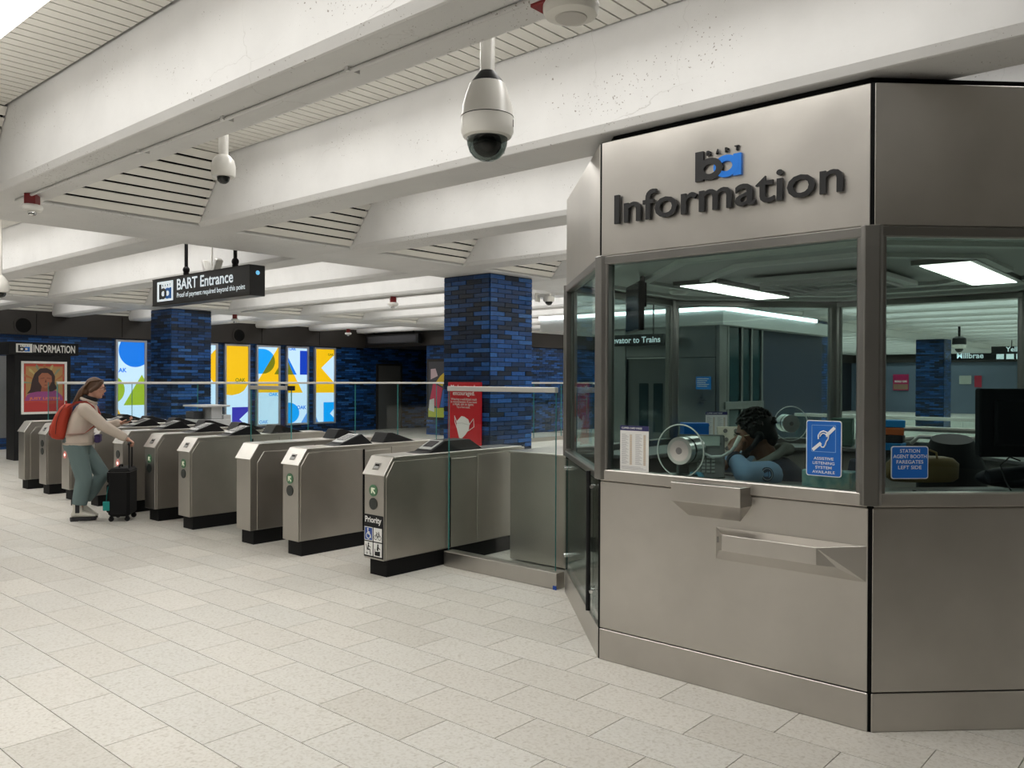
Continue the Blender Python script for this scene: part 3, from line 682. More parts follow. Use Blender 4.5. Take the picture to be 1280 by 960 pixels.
def disc(cx, cy, r, n=40, rx=None): rx = rx or r; return [(cx+rx*math.cos(2*math.pi*i/n), cy-r*math.sin(2*math.pi*i/n)) for i in range(n)]
POST = [
 (55, 300, 105, 905, [(disc(215, 182, 150), LB), (disc(5, 538, 124, rx=115), LG), ([(278, 400), (308, 455), (330, 680), (110, 680)], LG), ([(50, 690), (128, 866), (185, 1000), (40, 1000)], LY)], [('AK', 62, 380, 76, LB)]),
 (0, 240, 105, 905, [], []),
 (770, 1008, 135, 925, [(disc(1132, 345, 212, rx=207), LY), ([(770, 720), (830, 925), (770, 925)], LP)], [('OA', 812, 335, 62, LN), ('AK', 805, 430, 62, LN)]),
 (1138, 1372, 140, 925, [([(1138, 140), (1372, 140), (1372, 480), (1372, 520), (1330, 580), (1280, 610), (1200, 627), (1138, 620)], LY), ([(1202, 745), (1372, 745), (1372, 925), (1202, 925)], LP), ([(1280, 868), (1372, 790), (1372, 940)], LW)], [('OAK', 1235, 495, 110, LO)]),
 (270, 480, 85, 925, [([(475, 85), (480, 85), (520, 85), (480, 580), (258, 580), (262, 470)], LY), ([(270, 105)]+[(320+125*math.sin(math.pi*i/20), 240-135*math.cos(math.pi*i/20)) for i in range(21)]+[(270, 375)], LS), ([(430, 165)]+[(320+125*math.sin(math.pi*i/20), 240-135*math.cos(math.pi*i/20)) for i in range(7, 21)]+[(315, 375)], LO), ([(438, 380), (480, 305), (480, 380)], LO)], [('OAK', 384, 620, 92, LS), ('OAK', 285, 918, 90, LM)]),
 (592, 800, 95, 900, [([(600, 380), (662, 380), (755, 575), (580, 575), (580, 380)], LY), ([(592, 190), (602, 205), (690, 380), (592, 380)], LB), ([(592, 240), (600, 250), (655, 380), (592, 380)], LO), ([(724, 120), (800, 120), (800, 380), (724, 380)], LN), ([(580, 680), (600, 680)]+[(605+113*math.sin(math.pi*i/20), 792-112*math.cos(math.pi*i/20)) for i in range(21)]+[(580, 904)], LS), ([(800, 795), (800, 900), (738, 900)], LM)], [('OAK', 604, 120, 78, LB), ('OAK', 690, 755, 104, LB)]),
 (905, 1095, 100, 893, [([(905, 100), (1095, 100), (1095, 165), (963, 305), (1095, 460), (1095, 575), (905, 575)], LY), ([(988, 680), (1095, 680), (1095, 755), (1055, 805), (1095, 850), (1095, 893), (988, 893)], LS), ([(905, 825), (932, 893), (905, 893)], LM)], [('OAK', 1030, 170, 62, LO)])]
PN = ['lit poster with a blue disc and green triangle, leftmost of the row', 'lit poster almost hidden behind the far brick column, narrow white strip showing', 'lit poster with a yellow half disc just right of the far brick column', 'lit poster with a yellow upper half and violet square at its foot', 'lit poster with sky blue half disc crossing a yellow triangle', 'lit poster with a navy bar and dark olive wedge at its top', 'lit poster with white arrow notch in yellow, rightmost of the row']
for k, (a, b, c, d, shapes, txt) in enumerate(POST):
    y0 = 8.975+.9755*k; W_, z0, z1 = .775, .27, 2.575
    t = thing('lit_poster', PN[k], 'poster', (WX, y0+W_/2, (z0+z1)/2), 0, 'lit posters on the far wall'); I = Matrix.Translation((-WX, -y0-W_/2, -(z0+z1)/2))
    x0 = WX+.02
    part('frame', MB().box(x0, x0+.09, y0, y0+.055, z0, z1).box(x0, x0+.09, y0+W_-.055, y0+W_, z0, z1).box(x0, x0+.09, y0+.055, y0+W_-.055, z0, z0+.055).box(x0, x0+.09, y0+.055, y0+W_-.055, z1-.055, z1), M_FRM, t, .006, M=I)
    iw, ih = W_-.11, z1-z0-.11
    F = frame((x0+.05, y0+.055, z0+.055), (0, 1, 0), (0, 0, 1))
    part('lit_sheet', MB().box(x0, x0+.05, y0+.05, y0+W_-.05, z0+.05, z1-.05), LW, t, M=I)
    mp = lambda p: ((p[0]-a)/(b-a)*iw, (d-p[1])/(d-c)*ih)
    for j, (poly, m) in enumerate(shapes):
        q = clip([mp(p) for p in poly], 0, iw, 0, ih)
        if len(q) > 2:
            ar = sum(q[i-1][0]*q[i][1]-q[i][0]*q[i-1][1] for i in range(len(q)))
            part('printed_shape', MB().prism(q if ar > 0 else q[::-1], F @ Matrix.Translation((0, 0, .0005*j)), .0012+.0005*j), m, t, M=I)
    for body, px, py, w_, m in txt:
        me = fit(text_me(body, 1, m, off=.03), w=w_/(b-a)*iw, x0=mp((px, py))[0], y0=mp((px, py))[1])
        for v in me.vertices: v.co.x = min(max(v.co.x, 0), iw)
        me.transform(F @ Matrix.Translation((0, 0, .008))); obj('lettering', me, t, I)
# information kiosk
t = thing('information_kiosk', 'black kiosk with INFORMATION header and a framed orange portrait poster', 'kiosk', (-18, 6.3, 0)); I = Matrix.Translation((18, -6.3, 0))
part('body', MB().box(-18.45, -18, 5.77, 6.81, .0, 2.10), M_BLACK, t, .006, M=I)
part('header', MB().box(-18.47, -17.97, 5.66, 6.95, 2.07, 2.32), M_BLACK, t, .004, M=I)
F = frame((-17.97, 5.66, 2.07), (0, 1, 0), (0, 0, 1))
o = part('mark_plate', MB().prism([(.13, .045), (.42, .045), (.42, .215), (.13, .215)], F, .003), M_PW, t, M=I)
logo(F @ Matrix.Translation((0, 0, .003)), .165, .065, .125, .002, o)
me = fit(text_me('INFORMATION', 1, M_PW, off=.022), w=.78, h=.155, x0=.44, y0=.05); me.transform(F @ Matrix.Translation((0, 0, .001))); obj('lettering', me, t, I)
fr_ = part('picture_frame', MB().box(-18, -17.965, 5.885, 5.93, .90, 1.945).box(-18, -17.965, 6.68, 6.725, .90, 1.945).box(-18, -17.965, 5.93, 6.68, .90, .945).box(-18, -17.965, 5.93, 6.68, 1.90, 1.945), M_PW, t, .003, M=I)
F = frame((-17.99, 5.93, .945), (0, 1, 0), (0, 0, 1)); pw, ph = .75, .955
def ps(nm, poly, c, lift, lab=None):
    q = clip(poly, 0, pw, 0, ph); ar = sum(q[i-1][0]*q[i][1]-q[i][0]*q[i-1][1] for i in range(len(q)))
    return part(nm, MB().prism(q if ar > 0 else q[::-1], F @ Matrix.Translation((0, 0, lift)), .0015), c, t, M=I)
mm = lambda n_, c: mat(n_, c, .5)
ps('poster_sheet', [(0, 0), (pw, 0), (pw, ph), (0, ph)], mm('poster_orange', (.48, .06, .035)), 0)
ps('poster_background', [(.04, .30), (.72, .30), (.72, .90), (.04, .90)], mm('poster_ochre', (.42, .24, .09)), .001)
for k in range(9): a = R(20*k+10); ps('printed_leaf', [(.38+.18*math.cos(a-.09), .52+.18*math.sin(a-.09)), (.38+.42*math.cos(a-.05), .52+.42*math.sin(a-.05)), (.38+.45*math.cos(a), .52+.45*math.sin(a)), (.38+.40*math.cos(a+.07), .52+.40*math.sin(a+.07))], mm('leaf_%d' % k, ((.50, .40, .16), (.42, .14, .05), (.22, .26, .16))[k % 3]), .002)
ps('printed_top', [(.02, .22), (.06, .33), (.18, .41), (.30, .45), (.48, .45), (.60, .41), (.70, .32), (.73, .22)], mm('poster_purple', (.30, .06, .22)), .003)
ps('printed_hair', [(.06, .36), (.12, .44), (.15, .62), (.20, .76), (.30, .86), (.42, .87), (.52, .82), (.575, .70), (.57, .56), (.62, .46), (.52, .40), (.25, .40)], mm('poster_hair', (.035, .012, .012)), .004)
ps('printed_neck', [(.31, .40), (.33, .52), (.44, .52), (.47, .40)], mm('poster_skin_dark', (.28, .08, .04)), .005)
ps('printed_face', [(.27, .60), (.27, .70), (.33, .77), (.44, .77), (.51, .71), (.515, .60), (.47, .51), (.40, .465), (.33, .50)], mm('poster_skin', (.36, .125, .065)), .006)
for q in ([(.30, .655), (.375, .66), (.375, .672), (.30, .665)], [(.42, .66), (.495, .655), (.495, .665), (.42, .672)], [(.355, .535), (.44, .535), (.40, .52)], [(.385, .585), (.415, .585), (.40, .65)]): ps('printed_feature', q, mm('poster_line', (.10, .02, .015)), .0075)
ps('printed_band', [(0, 0), (pw, 0), (pw, .18), (.5, .15), (.25, .20), (0, .17)], mm('poster_redband', (.45, .03, .03)), .004)
me = fit(text_me('JUST LISTEN', 1, mm('poster_lettering', (.75, .20, .06)), off=.03), w=.56, h=.065, x0=.10, y0=.225); me.transform(F @ Matrix.Translation((0, 0, .007))); obj('lettering', me, t, I)
part('wall_panel', MB().box(WX+.015, WX+.04, 3.6, 6.72, .26, 2.11), steel('wall_steel', (.30, .30, .30), .25, .4), W)
# round speakers on the soffit
for y, l in ((6.88, 'round black speaker grille on the dark soffit above the information kiosk'), (12.29, 'round black speaker grille on the dark soffit above the yellow lit posters')):
    t = thing('speaker', l, 'speaker', (WX+.16, y, 2.81))
    part('rim', annulus(MB(), frame((0, 0, 0), (0, 1, 0), (0, 0, 1)), 0, 0, (.20, .20), (.165, .165), .02, 32), M_SOFFIT, t, smooth=30); part('grille', MB().cyl((-.002, 0, 0), (.012, 0, 0), .165, n=32), M_DARK, t)
# framed poster, door and sign around the dark recess
t = thing('framed_poster', 'framed colourful poster on blue brick left of the nearer column', 'poster', (-17.55, YF, 1.35)); I = Matrix.Translation((17.55, -YF, -1.35))
part('frame', MB().box(-18.12, -17.0, YF-.07, YF-.02, .45, 2.22), M_SOFFIT, t, .006, M=I)
F = frame((-18.04, YF-.071, .52), (1, 0, 0), (0, 0, 1))
for q, c in (([(0, 0), (.96, 0), (.96, 1.62), (0, 1.62)], (.06, .06, .07)), ([(0, 0), (.96, 0), (.96, .30), (0, .25)], (.45, .50, .05)), ([(.05, .45), (.45, .25), (.60, .85), (.20, 1.0)], (.55, .05, .10)), ([(.02, .20), (.25, .15), (.25, .55), (.05, .5)], (.65, .66, .62)), ([(.30, 1.0), (.6, .9), (.75, 1.35), (.5, 1.2)], (.60, .42, .03)), ([(.1, 1.1), (.4, 1.2), (.3, 1.42), (.1, 1.4)], (.60, .45, .48)), ([(.5, .3), (.95, .3), (.95, .8), (.62, .8)], (.04, .12, .40))):
    part('printed_shape', MB().prism(q, F @ Matrix.Translation((0, 0, .001*len(t.children))), .001), mat('print', c, .5), t, M=I)
D = struct('door_1', MB().box(WX+.012, WX+.05, 17.3, 18.25, 0, 2.06), mat('grey_door', (.10, .10, .095), .5), .004)
part('door_frame', MB().box(WX+.012, WX+.07, 17.24, 17.3, 0, 2.12).box(WX+.012, WX+.07, 18.25, 18.31, 0, 2.12).box(WX+.012, WX+.07, 17.3, 18.25, 2.06, 2.12), M_SOFFIT, D)
part('door_handle', MB().cyl((WX+.05, 18.15, 1.02), (WX+.11, 18.15, 1.02), .025, n=12), M_CHROME, D)
t = thing('dark_sign', 'unlit dark hanging sign box over the dark recess', 'sign', (-19.3, YF-.35, 2.82)); part('box', MB().box(-1.2, 1.2, -.08, .08, -.14, .14), M_BLACK, t, .01)
for x in (-.9, .9): part('hanger_rod', MB().cyl((x, 0, .13), (x, 0, .84), .02, n=8), M_BLACK, t)
part('face', MB().box(-1.1, 1.1, -.085, -.078, -.10, .10), mat('dark_sign_face', (.05, .05, .055), .2), t)
# ------------------------------------------------------------------ hanging entrance sign
M_SIGN = mat('sign_black', (.008, .008, .009), .35); M_SW = mat('sign_letter', (.80, .86, .88), .5, emit=(.8, .92, 1), es=.55); M_SW.cycles.emission_sampling = 'NONE'
t = thing('entrance_sign', 'black hanging BART Entrance sign over the fare gates', 'sign', (-9.35, 5.05, 2.71)); I = Matrix.Translation((9.35, -5.05, -2.71))
part('box', MB().box(-10.50, -8.20, 4.955, 5.145, 2.535, 2.875), M_SIGN, t, .006, M=I)
part('face_trim', MB().box(-10.49, -8.21, 4.948, 4.956, 2.865, 2.875).box(-10.49, -8.21, 4.948, 4.956, 2.535, 2.545), M_SOFFIT, t, M=I)
for x in (-9.805, -8.667):
    o = part('hanger_rod', MB().cyl((x, 5.05, 2.87), (x, 5.05, 3.66), .022, n=10), M_BLACK, t, smooth=40, M=I)
    part('ball_joint', MB().ell((x, 5.05, 2.955), .042, .042, .045, n=14, k=8).cyl((x, 5.05, 2.87), (x, 5.05, 2.92), .035, n=12), M_BLACK, o, smooth=40)
F = frame((-10.50, 4.950, 2.535), (1, 0, 0), (0, 0, 1))
o = part('mark_plate', MB().prism([(.15, .05), (.56, .05), (.56, .295), (.15, .295)], F, .003), M_SW, t, M=I)
logo(F @ Matrix.Translation((0, 0, .003)), .205, .075, .19, .002, o)
words('BART Entrance', M_SW, .014, F @ Matrix.Translation((0, 0, .001)), t, I, w=1.30, h=.135, x0=.66, y0=.165)
words('Proof of payment required beyond this point', M_SW, .008, F @ Matrix.Translation((0, 0, .001)), t, I, w=1.55, h=.078, x0=.66, y0=.055)
part('status_mark', MB().cyl((-8.20, 5.05, 2.79), (-8.196, 5.05, 2.79), .024, n=18), mat('status_blue', (.15, .5, .8), .4, emit=(.2, .6, 1), es=.6), t, M=I)
# small cameras behind the sign
t = thing('twin_camera', 'small pale twin camera mounted above the hanging entrance sign', 'camera', (-9.55, 5.25, 2.9))
part('mount', MB().cyl((0, 0, -.02), (0, 0, .06), .03, n=12).cyl((0, 0, .04), (0, 0, .76), .012, n=8), M_WHITE, t)
for s in (-1, 1): part('camera_body', MB().bx(Matrix.Translation((s*.13, 0, .10)) @ Matrix.Rotation(R(30*s), 4, 'Y'), .07, .09, .17), M_WHITE, t, .012)
# ------------------------------------------------------------------ dome cameras, alarms, detectors, conduit
M_DOME = mat('smoked_dome', (.015, .017, .016), .05); M_CAMW = mat('camera_white', (.70, .685, .64), .32)
M_SMOKE = glassy('smoked_glass', (.30, .34, .325), 1.0)
t = thing('dome_camera', 'large white dome camera on a pole, hanging at the top centre', 'camera', (-2.575, 2.745, 0))
part('pole', MB().cyl((0, 0, 2.98), (0, 0, 3.65), .033, n=20).cyl((0, 0, 3.63), (0, 0, 3.65), .07, n=20), M_CAMW, t, smooth=40)
part('collar', MB().lathe([(.036, 3.005), (.040, 3.0), (.075, 2.955), (.078, 2.945)], n=28), M_BLACK, t, smooth=30)
part('shell', MB().lathe([(.05, 2.958), (.080, 2.950), (.086, 2.935), (.098, 2.900), (.112, 2.850), (.1165, 2.805), (.118, 2.80)], n=36), M_CAMW, t, smooth=40)
part('skirt', MB().lathe([(.05, 2.80), (.1185, 2.7985), (.119, 2.765), (.1185, 2.735), (.108, 2.712), (.094, 2.705), (.05, 2.715)], n=36), M_CAMW, t, smooth=35)
part('seam', MB().lathe([(.1175, 2.802), (.1195, 2.801), (.1195, 2.7985), (.1175, 2.7975)], n=36), M_DARK, t)
for a in (R(-150), R(30)): part('skirt_slot', MB().bx(Matrix.Translation((.1185*math.cos(a), .1185*math.sin(a), 2.768)) @ Matrix.Rotation(a, 4, 'Z'), .004, .006, .032), M_DARK, t)
o = part('dome', MB().lathe([(.092, 2.713), (.092, 2.70), (.089, 2.675), (.078, 2.645), (.058, 2.622), (.032, 2.609), (.004, 2.604)], n=32), M_SMOKE, t, smooth=60)
part('lens_block', MB().ell((0, 0, 2.685), .066, .066, .062, n=20, k=10), M_DOME, o, smooth=60)
t = thing('dome_camera', 'small white dome camera under the second coffer near the sloped slats', 'camera', (-4.855, 2.745, 0))
dz = .02
part('pole', MB().cyl((0, 0, 3.02), (0, 0, 3.65), .03, n=16), M_CAMW, t, smooth=40)
part('shell', MB().lathe([(.03, 3.03), (.045, 3.02), (.066, 2.995), (.073, 2.965), (.0735, 2.962), (.0735, 2.905), (.068, 2.892), (.03, 2.893)], n=28), M_CAMW, t, smooth=35)
part('dome', MB().lathe([(.040, 2.90), (.040, 2.888), (.034, 2.866), (.02, 2.852), (.003, 2.848)], n=20), M_DOME, t, smooth=60)
t = thing('dome_camera', 'tiny white dome camera on a bracket right of the nearer brick column', 'camera', (-7.60, 9.15, 2.74))
part('bracket', MB().box(0, .02, -.05, .05, -.01, .12).box(.02, .25, -.02, .02, .05, .09), M_CAMW, t, .004); part('shell', MB().lathe([(.03, .06), (.075, .05), (.08, 0), (.07, -.02), (.02, -.02)], Matrix.Translation((.22, 0, 0)), 20), M_CAMW, t, smooth=35); part('dome', MB().ell((.22, 0, -.02), .055, .055, .05, n=16, k=8), M_DOME, t, smooth=60)
t = thing('dome_camera', 'dark-topped dome camera seen through the right booth window', 'camera', (-5.63, 24, 2.6)); part('pole', MB().cyl((0, 0, .1), (0, 0, 1.05), .03, n=8), M_BLACK, t); part('collar', MB().lathe([(.08, .2), (.16, .15), (.17, .0), (.10, -.02)], n=16), M_BLACK, t, smooth=40); part('shell', MB().lathe([(.10, .0), (.18, -.02), (.17, -.10), (.10, -.12)], n=16), M_CAMW, t, smooth=40); part('dome', MB().ell((0, 0, -.12), .10, .10, .10, n=12, k=8), M_DOME, t, smooth=60)
t = thing('dome_camera', 'tiny white dome camera at the left frame edge under a far beam', 'camera', (-11.74, 3.60, 2.71)); part('pole', MB().cyl((0, 0, .18), (0, 0, .94), .025, n=10), M_CAMW, t); part('shell', MB().lathe([(.04, .19), (.09, .12), (.11, .04), (.10, -.02), (.05, -.03)], n=20), M_CAMW, t, smooth=40); part('dome', MB().ell((0, 0, -.03), .07, .07, .06, n=14, k=8), M_DOME, t, smooth=60)
M_AL = mat('alarm_red', (.22, .012, .015), .4)
for (x, y, l, s) in ((-7.13, 2.41, 'red alarm strobe under the nearest beam at the left edge', 1), (-17.0, 9.9, 'red alarm strobe hanging over the yellow lit posters', 1.15), (-11.1, 9.47, 'red alarm strobe under a beam left of the nearer brick column', 1.25), (-19.3, 14.8, 'farthest red alarm strobe near the dark recess corner', 1.25)):
    t = thing('alarm_strobe', l, 'alarm', (x, y, ZB), R(-35), 'red alarm strobes under the beams'); t.scale = (s, s, s)
    part('bracket', MB().box(-.065, .065, -.04, .04, -.085, .0), M_AL, t, .004)
    part('cut_out', MB().box(-.03, .03, -.044, -.03, -.03, .0), M_CONC, t)
    part('strobe_body', MB().lathe([(.02, -.085), (.085, -.085), (.095, -.10), (.08, -.125), (.03, -.13)], Matrix.Diagonal((1.1, .8, 1, 1)), 20), M_WHITE, t, smooth=35)
    part('lens', MB().lathe([(.030, -.128), (.034, -.138), (.028, -.158), (.01, -.165)], n=16), M_CHROME, t, smooth=50)
t = thing('smoke_detector', 'big white round detector on a red plate at the top edge', 'detector', (-1.885, 2.46, ZB))
part('plate', MB().box(-.14, .06, -.07, .07, -.035, .0), M_AL, t, .003)
part('body', MB().lathe([(.04, -.035), (.098, -.035), (.104, -.045), (.104, -.065), (.096, -.082), (.075, -.09), (.01, -.092)], n=36), M_CAMW, t, smooth=35)
part('sensor_disc', MB().lathe([(.06, -.090), (.058, -.0945), (.01, -.096)], n=30), mat('sensor_grey', (.52, .50, .47), .5), t, smooth=35)
part('slot', MB().bx(Matrix.Translation((.055, -.083, -.062)), .02, .006, .008), M_DARK, t)
o = tag(obj('conduit', MB().cyl((-7.4, 2.385, 3.037), (.2, 2.385, 3.037), .011, n=10).mesh('conduit', M_CONC, 40)), 'thin painted conduit along the underside of the nearest beam', 'conduit')
for x in (-5.2, -4.2, -3.1, -1.5): part('conduit_clip', MB().box(x-.012, x+.012, 2.36, 2.43, 3.03, 3.052), M_CONC, o)
o = tag(obj('conduit', MB().cyl((-16, 9.47, 3.035), (-8.5, 9.47, 3.035), .014, n=8).mesh('conduit', M_CONC, 40)), 'thin conduit under the far beam holding a red alarm strobe', 'conduit')
# grey machine behind the barrier
t = thing('ticket_machine', 'small grey metal machine with overhanging lid behind the fare gates', 'machine', (-13.3, 7.2, 0)); G1 = mat('machine_grey', (.42, .43, .44), .4); G2 = mat('machine_dark', (.06, .065, .07), .4)
part('base', MB().box(-.3, .25, -.22, .34, 0, .93), G1, t, .01); part('column', MB().box(-.1, .2, .0, .2, .93, 1.14), G1, t, .008); part('side_case', MB().box(-.3, -.02, -.2, -.03, .93, 1.06), G2, t, .008); part('lid', MB().box(-.32, .28, -.24, .30, 1.14, 1.17), G1, t, .005); part('step', MB().box(-.1, .24, .2, .34, .90, 1.0), G1, t, .006)
# elevator seen through the booth
M_EL = steel('elevator_steel', (.34, .35, .345), .25, .4); M_FAS = mat('fascia_grey', (.40, .41, .40), .5); M_STRIP = mat('led_strip', (1, 1, 1), .5, emit=(.90, .97, 1.0), es=5); M_STRIP.cycles.emission_sampling = 'NONE'
t = thing('elevator_enclosure', 'steel clad elevator enclosure with lit fascia seen through the booth', 'elevator', (-7.3, 13.5, 0)); I = Matrix.Translation((7.3, -13.5, 0))
for (a, b, z0, z1) in ((-8.4, -8.02, 0, 2.5), (-7.19, -6.32, 0, 1.99), (-7.19, -6.32, 2.0, 2.5), (-8.015, -7.195, 2.02, 2.5)): part('cladding_panel', MB().box(a, b-.008, 12.05, 12.10, z0, z1), M_EL, t, .004, M=I)
part('cladding_panel', MB().box(-6.315, -6.25, 12.05, 12.3, 0, 2.5), M_EL, t, .004, M=I)
o = part('elevator_door', MB().box(-8.01, -7.20, 12.12, 12.16, 0, 2.0), mat('elevator_door', (.16, .17, .17), .35, .8), t, M=I)
for a in (-7.78, -7.50): part('door_window', MB().box(a, a+.18, 12.11, 12.12, .75, 1.57), mat('dark_glass', (.015, .03, .035), .08), o)
part('door_head_light', MB().box(-8.0, -7.22, 12.06, 12.10, 1.985, 2.01), mat('head_trim', (.45, .46, .45), .3), t, M=I)
for a, b in ((12.42, 12.78), (12.9, 13.15), (13.25, 13.55)): part('shaft_glass', MB().box(-6.30, -6.28, a, b, 0, 2.5), mat('shaft_glass', (.02, .045, .05), .08), t, M=I)
for a in (12.35, 12.84, 13.2, 13.6): part('shaft_post', MB().box(-6.30, -6.25, a-.03, a+.03, 0, 2.5), M_EL, t, .003, M=I)
part('crash_rail', MB().box(-6.26, -6.22, 12.2, 13.6, 1.16, 1.28), M_EL, t, .004, M=I)
part('shaft_core', MB().box(-8.4, -6.34, 12.2, 16.5, 0, 2.55), mat('shaft_dark', (.006, .016, .04), .4), t, M=I)
part('fascia', MB().box(-9.8, -6.12, 11.9, 16.6, 2.50, 2.72), M_FAS, t, M=I)
part('light_strip', MB().box(-9.8, -6.08, 11.86, 11.90, 2.72, 2.78).box(-6.12, -6.08, 11.9, 15.6, 2.72, 2.78), M_STRIP, t, M=I)
o = part('notice', MB().box(-6.66, -6.40, 12.04, 12.05, 1.48, 1.685), mat('notice_blue', (.01, .16, .50), .5), t, M=I)
for k in range(5): part('notice_line', MB().box(-6.64, -6.43-.03*(k % 3), 12.036, 12.04, 1.645-.03*k, 1.655-.03*k), M_PG, o)
t = thing('elevator_sign', 'dark Elevator to Trains sign seen through the booth', 'sign', (-7.65, 11.7, 2.28)); part('box', MB().box(-.65, .62, -.05, .05, -.09, .095), M_SIGN, t, .005)
for x in (-.45, .4): part('hanger_rod', MB().cyl((x, 0, .09), (x, 0, 1.2), .012, n=8), M_BLACK, t)
me = fit(text_me('Elevator to Trains', 1, M_SW, off=.016), w=1.02, h=.10, x0=-.46, y0=-.045); me.transform(frame((0, -.052, 0), (1, 0, 0), (0, 0, 1))); obj('lettering', me, t)
# things beyond, seen through the right window
t = thing('glass_barrier', 'steel-railed glass barrier seen through the right booth window', 'glass barrier', (-3, 13, 0)); 
for k in range(4): part('glass_pane', pane(MB(), -2.4+1.2*k, -1.22+1.2*k, -.007, .007, .08, 1.06), [M_CLEAR, M_EDGE], t)
part('handrail', MB().box(-2.42, 2.4, -.03, .03, 1.06, 1.11), M_RAIL, t, .004)
for (x, z0, z1, wd_, c, l) in ((-14.2, 1.15, 2.0, .78, (.42, .015, .10), 'magenta poster on the far end wall seen through the right booth window'), (-11.0, 1.5, 1.93, .55, (.45, .47, .42), 'small pale framed notice on the far end wall'), (-10.3, 1.35, 1.93, .32, (.38, .02, .05), 'narrow red poster on the far end wall')):
    t = thing('wall_poster', l, 'poster', (x+wd_/2, 46.96, z0)); part('sheet', MB().box(-wd_/2, wd_/2, -.03, 0, 0, z1-z0), mat('sheet', c, .5), t)
    if wd_ > .7:
        me = fit(text_me('READ ON', 1, M_PW, off=.03), w=.6, x0=-.3, y0=.42); me.transform(frame((0, -.032, 0), (1, 0, 0), (0, 0, 1))); obj('lettering', me, t)
        part('picture', MB().box(-.36, .36, -.034, -.03, .05, .33), mat('picture_tan', (.30, .18, .12), .5), t)
t = thing('platform_sign', 'dark hanging Millbrae sign with icons seen through the right booth window', 'sign', (-7.0, 33, 2.5)); part('box', MB().box(-1.05, 1.6, -.06, .06, -.12, .12), M_SIGN, t)
me = fit(text_me('Millbrae', 1, M_SW, off=.02), w=.85, x0=-.80, y0=-.05); me.transform(frame((0, -.062, 0), (1, 0, 0), (0, 0, 1))); obj('lettering', me, t)
for k in range(3): part('icon_tile', MB().box(.45+.3*k, .68+.3*k, -.066, -.06, -.09, .09), M_SW, t)
part('hanger_rod', MB().cyl((.9, 0, .1), (.9, 0, 1.1), .015, n=6), M_BLACK, t)
t = thing('platform_sign', 'dark hanging Yellow line sign at the right booth post', 'sign', (-5.2, 30, 2.62)); part('box', MB().box(-.9, .9, -.06, .06, -.12, .12), M_SIGN, t)
me = fit(text_me('Yellow', 1, M_SW, off=.02), w=.6, x0=-.5, y0=-.05); me.transform(frame((0, -.062, 0), (1, 0, 0), (0, 0, 1))); obj('lettering', me, t); part('hanger_rod', MB().cyl((0, 0, .1), (0, 0, .6), .015, n=6), M_BLACK, t)
# ------------------------------------------------------------------ things in and on the booth
CT = 1.062     # counter top
def at_frame(i, x, y, d=0): return face(i)[0] @ Matrix.Translation((x, y, d))
M_PAPER = mat('paper', (.72, .72, .70), .6); M_HEAD = mat('paper_header', (.015, .015, .10), .5); M_INK = mat('grey_ink', (.42, .42, .43), .6); M_TAN = mat('tan_column', (.62, .50, .36), .6)
def faresheet(lab, M, w_, h_):
    t = thing('fare_sheet', lab, 'paper sheet', M.translation, 0, 'fare sheets taped to the booth glass'); I = Matrix.Translation(-M.translation) @ M
    part('sheet', MB().box(0, w_, 0, h_, 0, .001), M_PAPER, t, M=I)
    o = part('header', MB().box(0, w_, h_*.89, h_, .001, .0016), M_HEAD, t, M=I)
    me = fit(text_me('CLIPPER CARD FARES', 1, M_PAPER, off=.02), w=w_*.72, x0=w_*.05, y0=h_*.925); me.transform(Matrix.Translation((0, 0, .002))); obj('lettering', me, o)
    mb = MB(); mb2 = MB()
    for c in range(2):
        x0 = w_*(.06+.48*c); mb2.box(x0+w_*.28, x0+w_*.36, h_*.14, h_*.80, .001, .0013)
        for k in range(24): mb.box(x0, x0+w_*(.14+.10*((k*7+c*3) % 5)/4), h_*(.80-.028*k), h_*(.80-.028*k)+h_*.012, .001, .0014); mb.box(x0+w_*.28, x0+w_*.36, h_*(.80-.028*k), h_*(.80-.028*k)+h_*.010, .0013, .0016)
    part('printed_lines', mb, M_INK, t, kind='stuff', M=I); part('price_bands', mb2, M_TAN, t, kind='stuff', M=I)
    for k in range(3): part('small_print', MB().box(w_*.06, w_*(.92-.1*k), h_*(.045+.025*k), h_*(.055+.025*k), .001, .0014), M_INK, t, M=I)
    return t
faresheet('white fare sheet with navy header in the lower left of the front window', at_frame(0, 2.825-2.691, 1.105, -.021), .190, .258)
P6 = face(5)[0]
def on5(px, pz): return at_frame(5, px, pz, -.034)
# position along face 5 from the corner at B6
def s5(x, y): return (Vector((x, y, 0))-OC[5]).dot((OC[6]-OC[5]).normalized())
xa = s5(-3.541, 6.946); xb = s5(-3.682, 6.805)
F = Matrix.Translation(Vector((-3.682, 6.805, 1.083))+Vector((.7071, -.7071, 0))*.05) @ Matrix.Rotation(R(45), 4, 'Z') @ Matrix.Rotation(R(90), 4, 'X')
faresheet('smaller white fare sheet on the rear booth window behind the desk phone', F, .20, .258)
def plate_round(w_, h_, r, n=5):
    out = []
    for cx, cy, a in ((w_-r, r, -90), (w_-r, h_-r, 0), (r, h_-r, 90), (r, r, 180)):
        out += [(cx+r*math.cos(R(a+90*i/n)), cy+r*math.sin(R(a+90*i/n))) for i in range(n+1)]
    return out
M_SB = mat('notice_plate_blue', (.005, .13, .53), .4); M_SWT = mat('notice_white', (.82, .83, .84), .5)
def blueplate(name, lab, M, w_, h_):
    t = thing(name, lab, 'sign', M.translation); I = Matrix.Translation(-M.translation) @ M
    part('plate_edge', MB().prism(plate_round(w_, h_, .012), Matrix(), .004), M_SWT, t, M=I)
    part('plate', MB().prism([(x+.004, y+.004) for x, y in plate_round(w_-.008, h_-.008, .010)], Matrix.Translation((0, 0, .004)), .0012), M_SB, t, M=I)
    return t, I
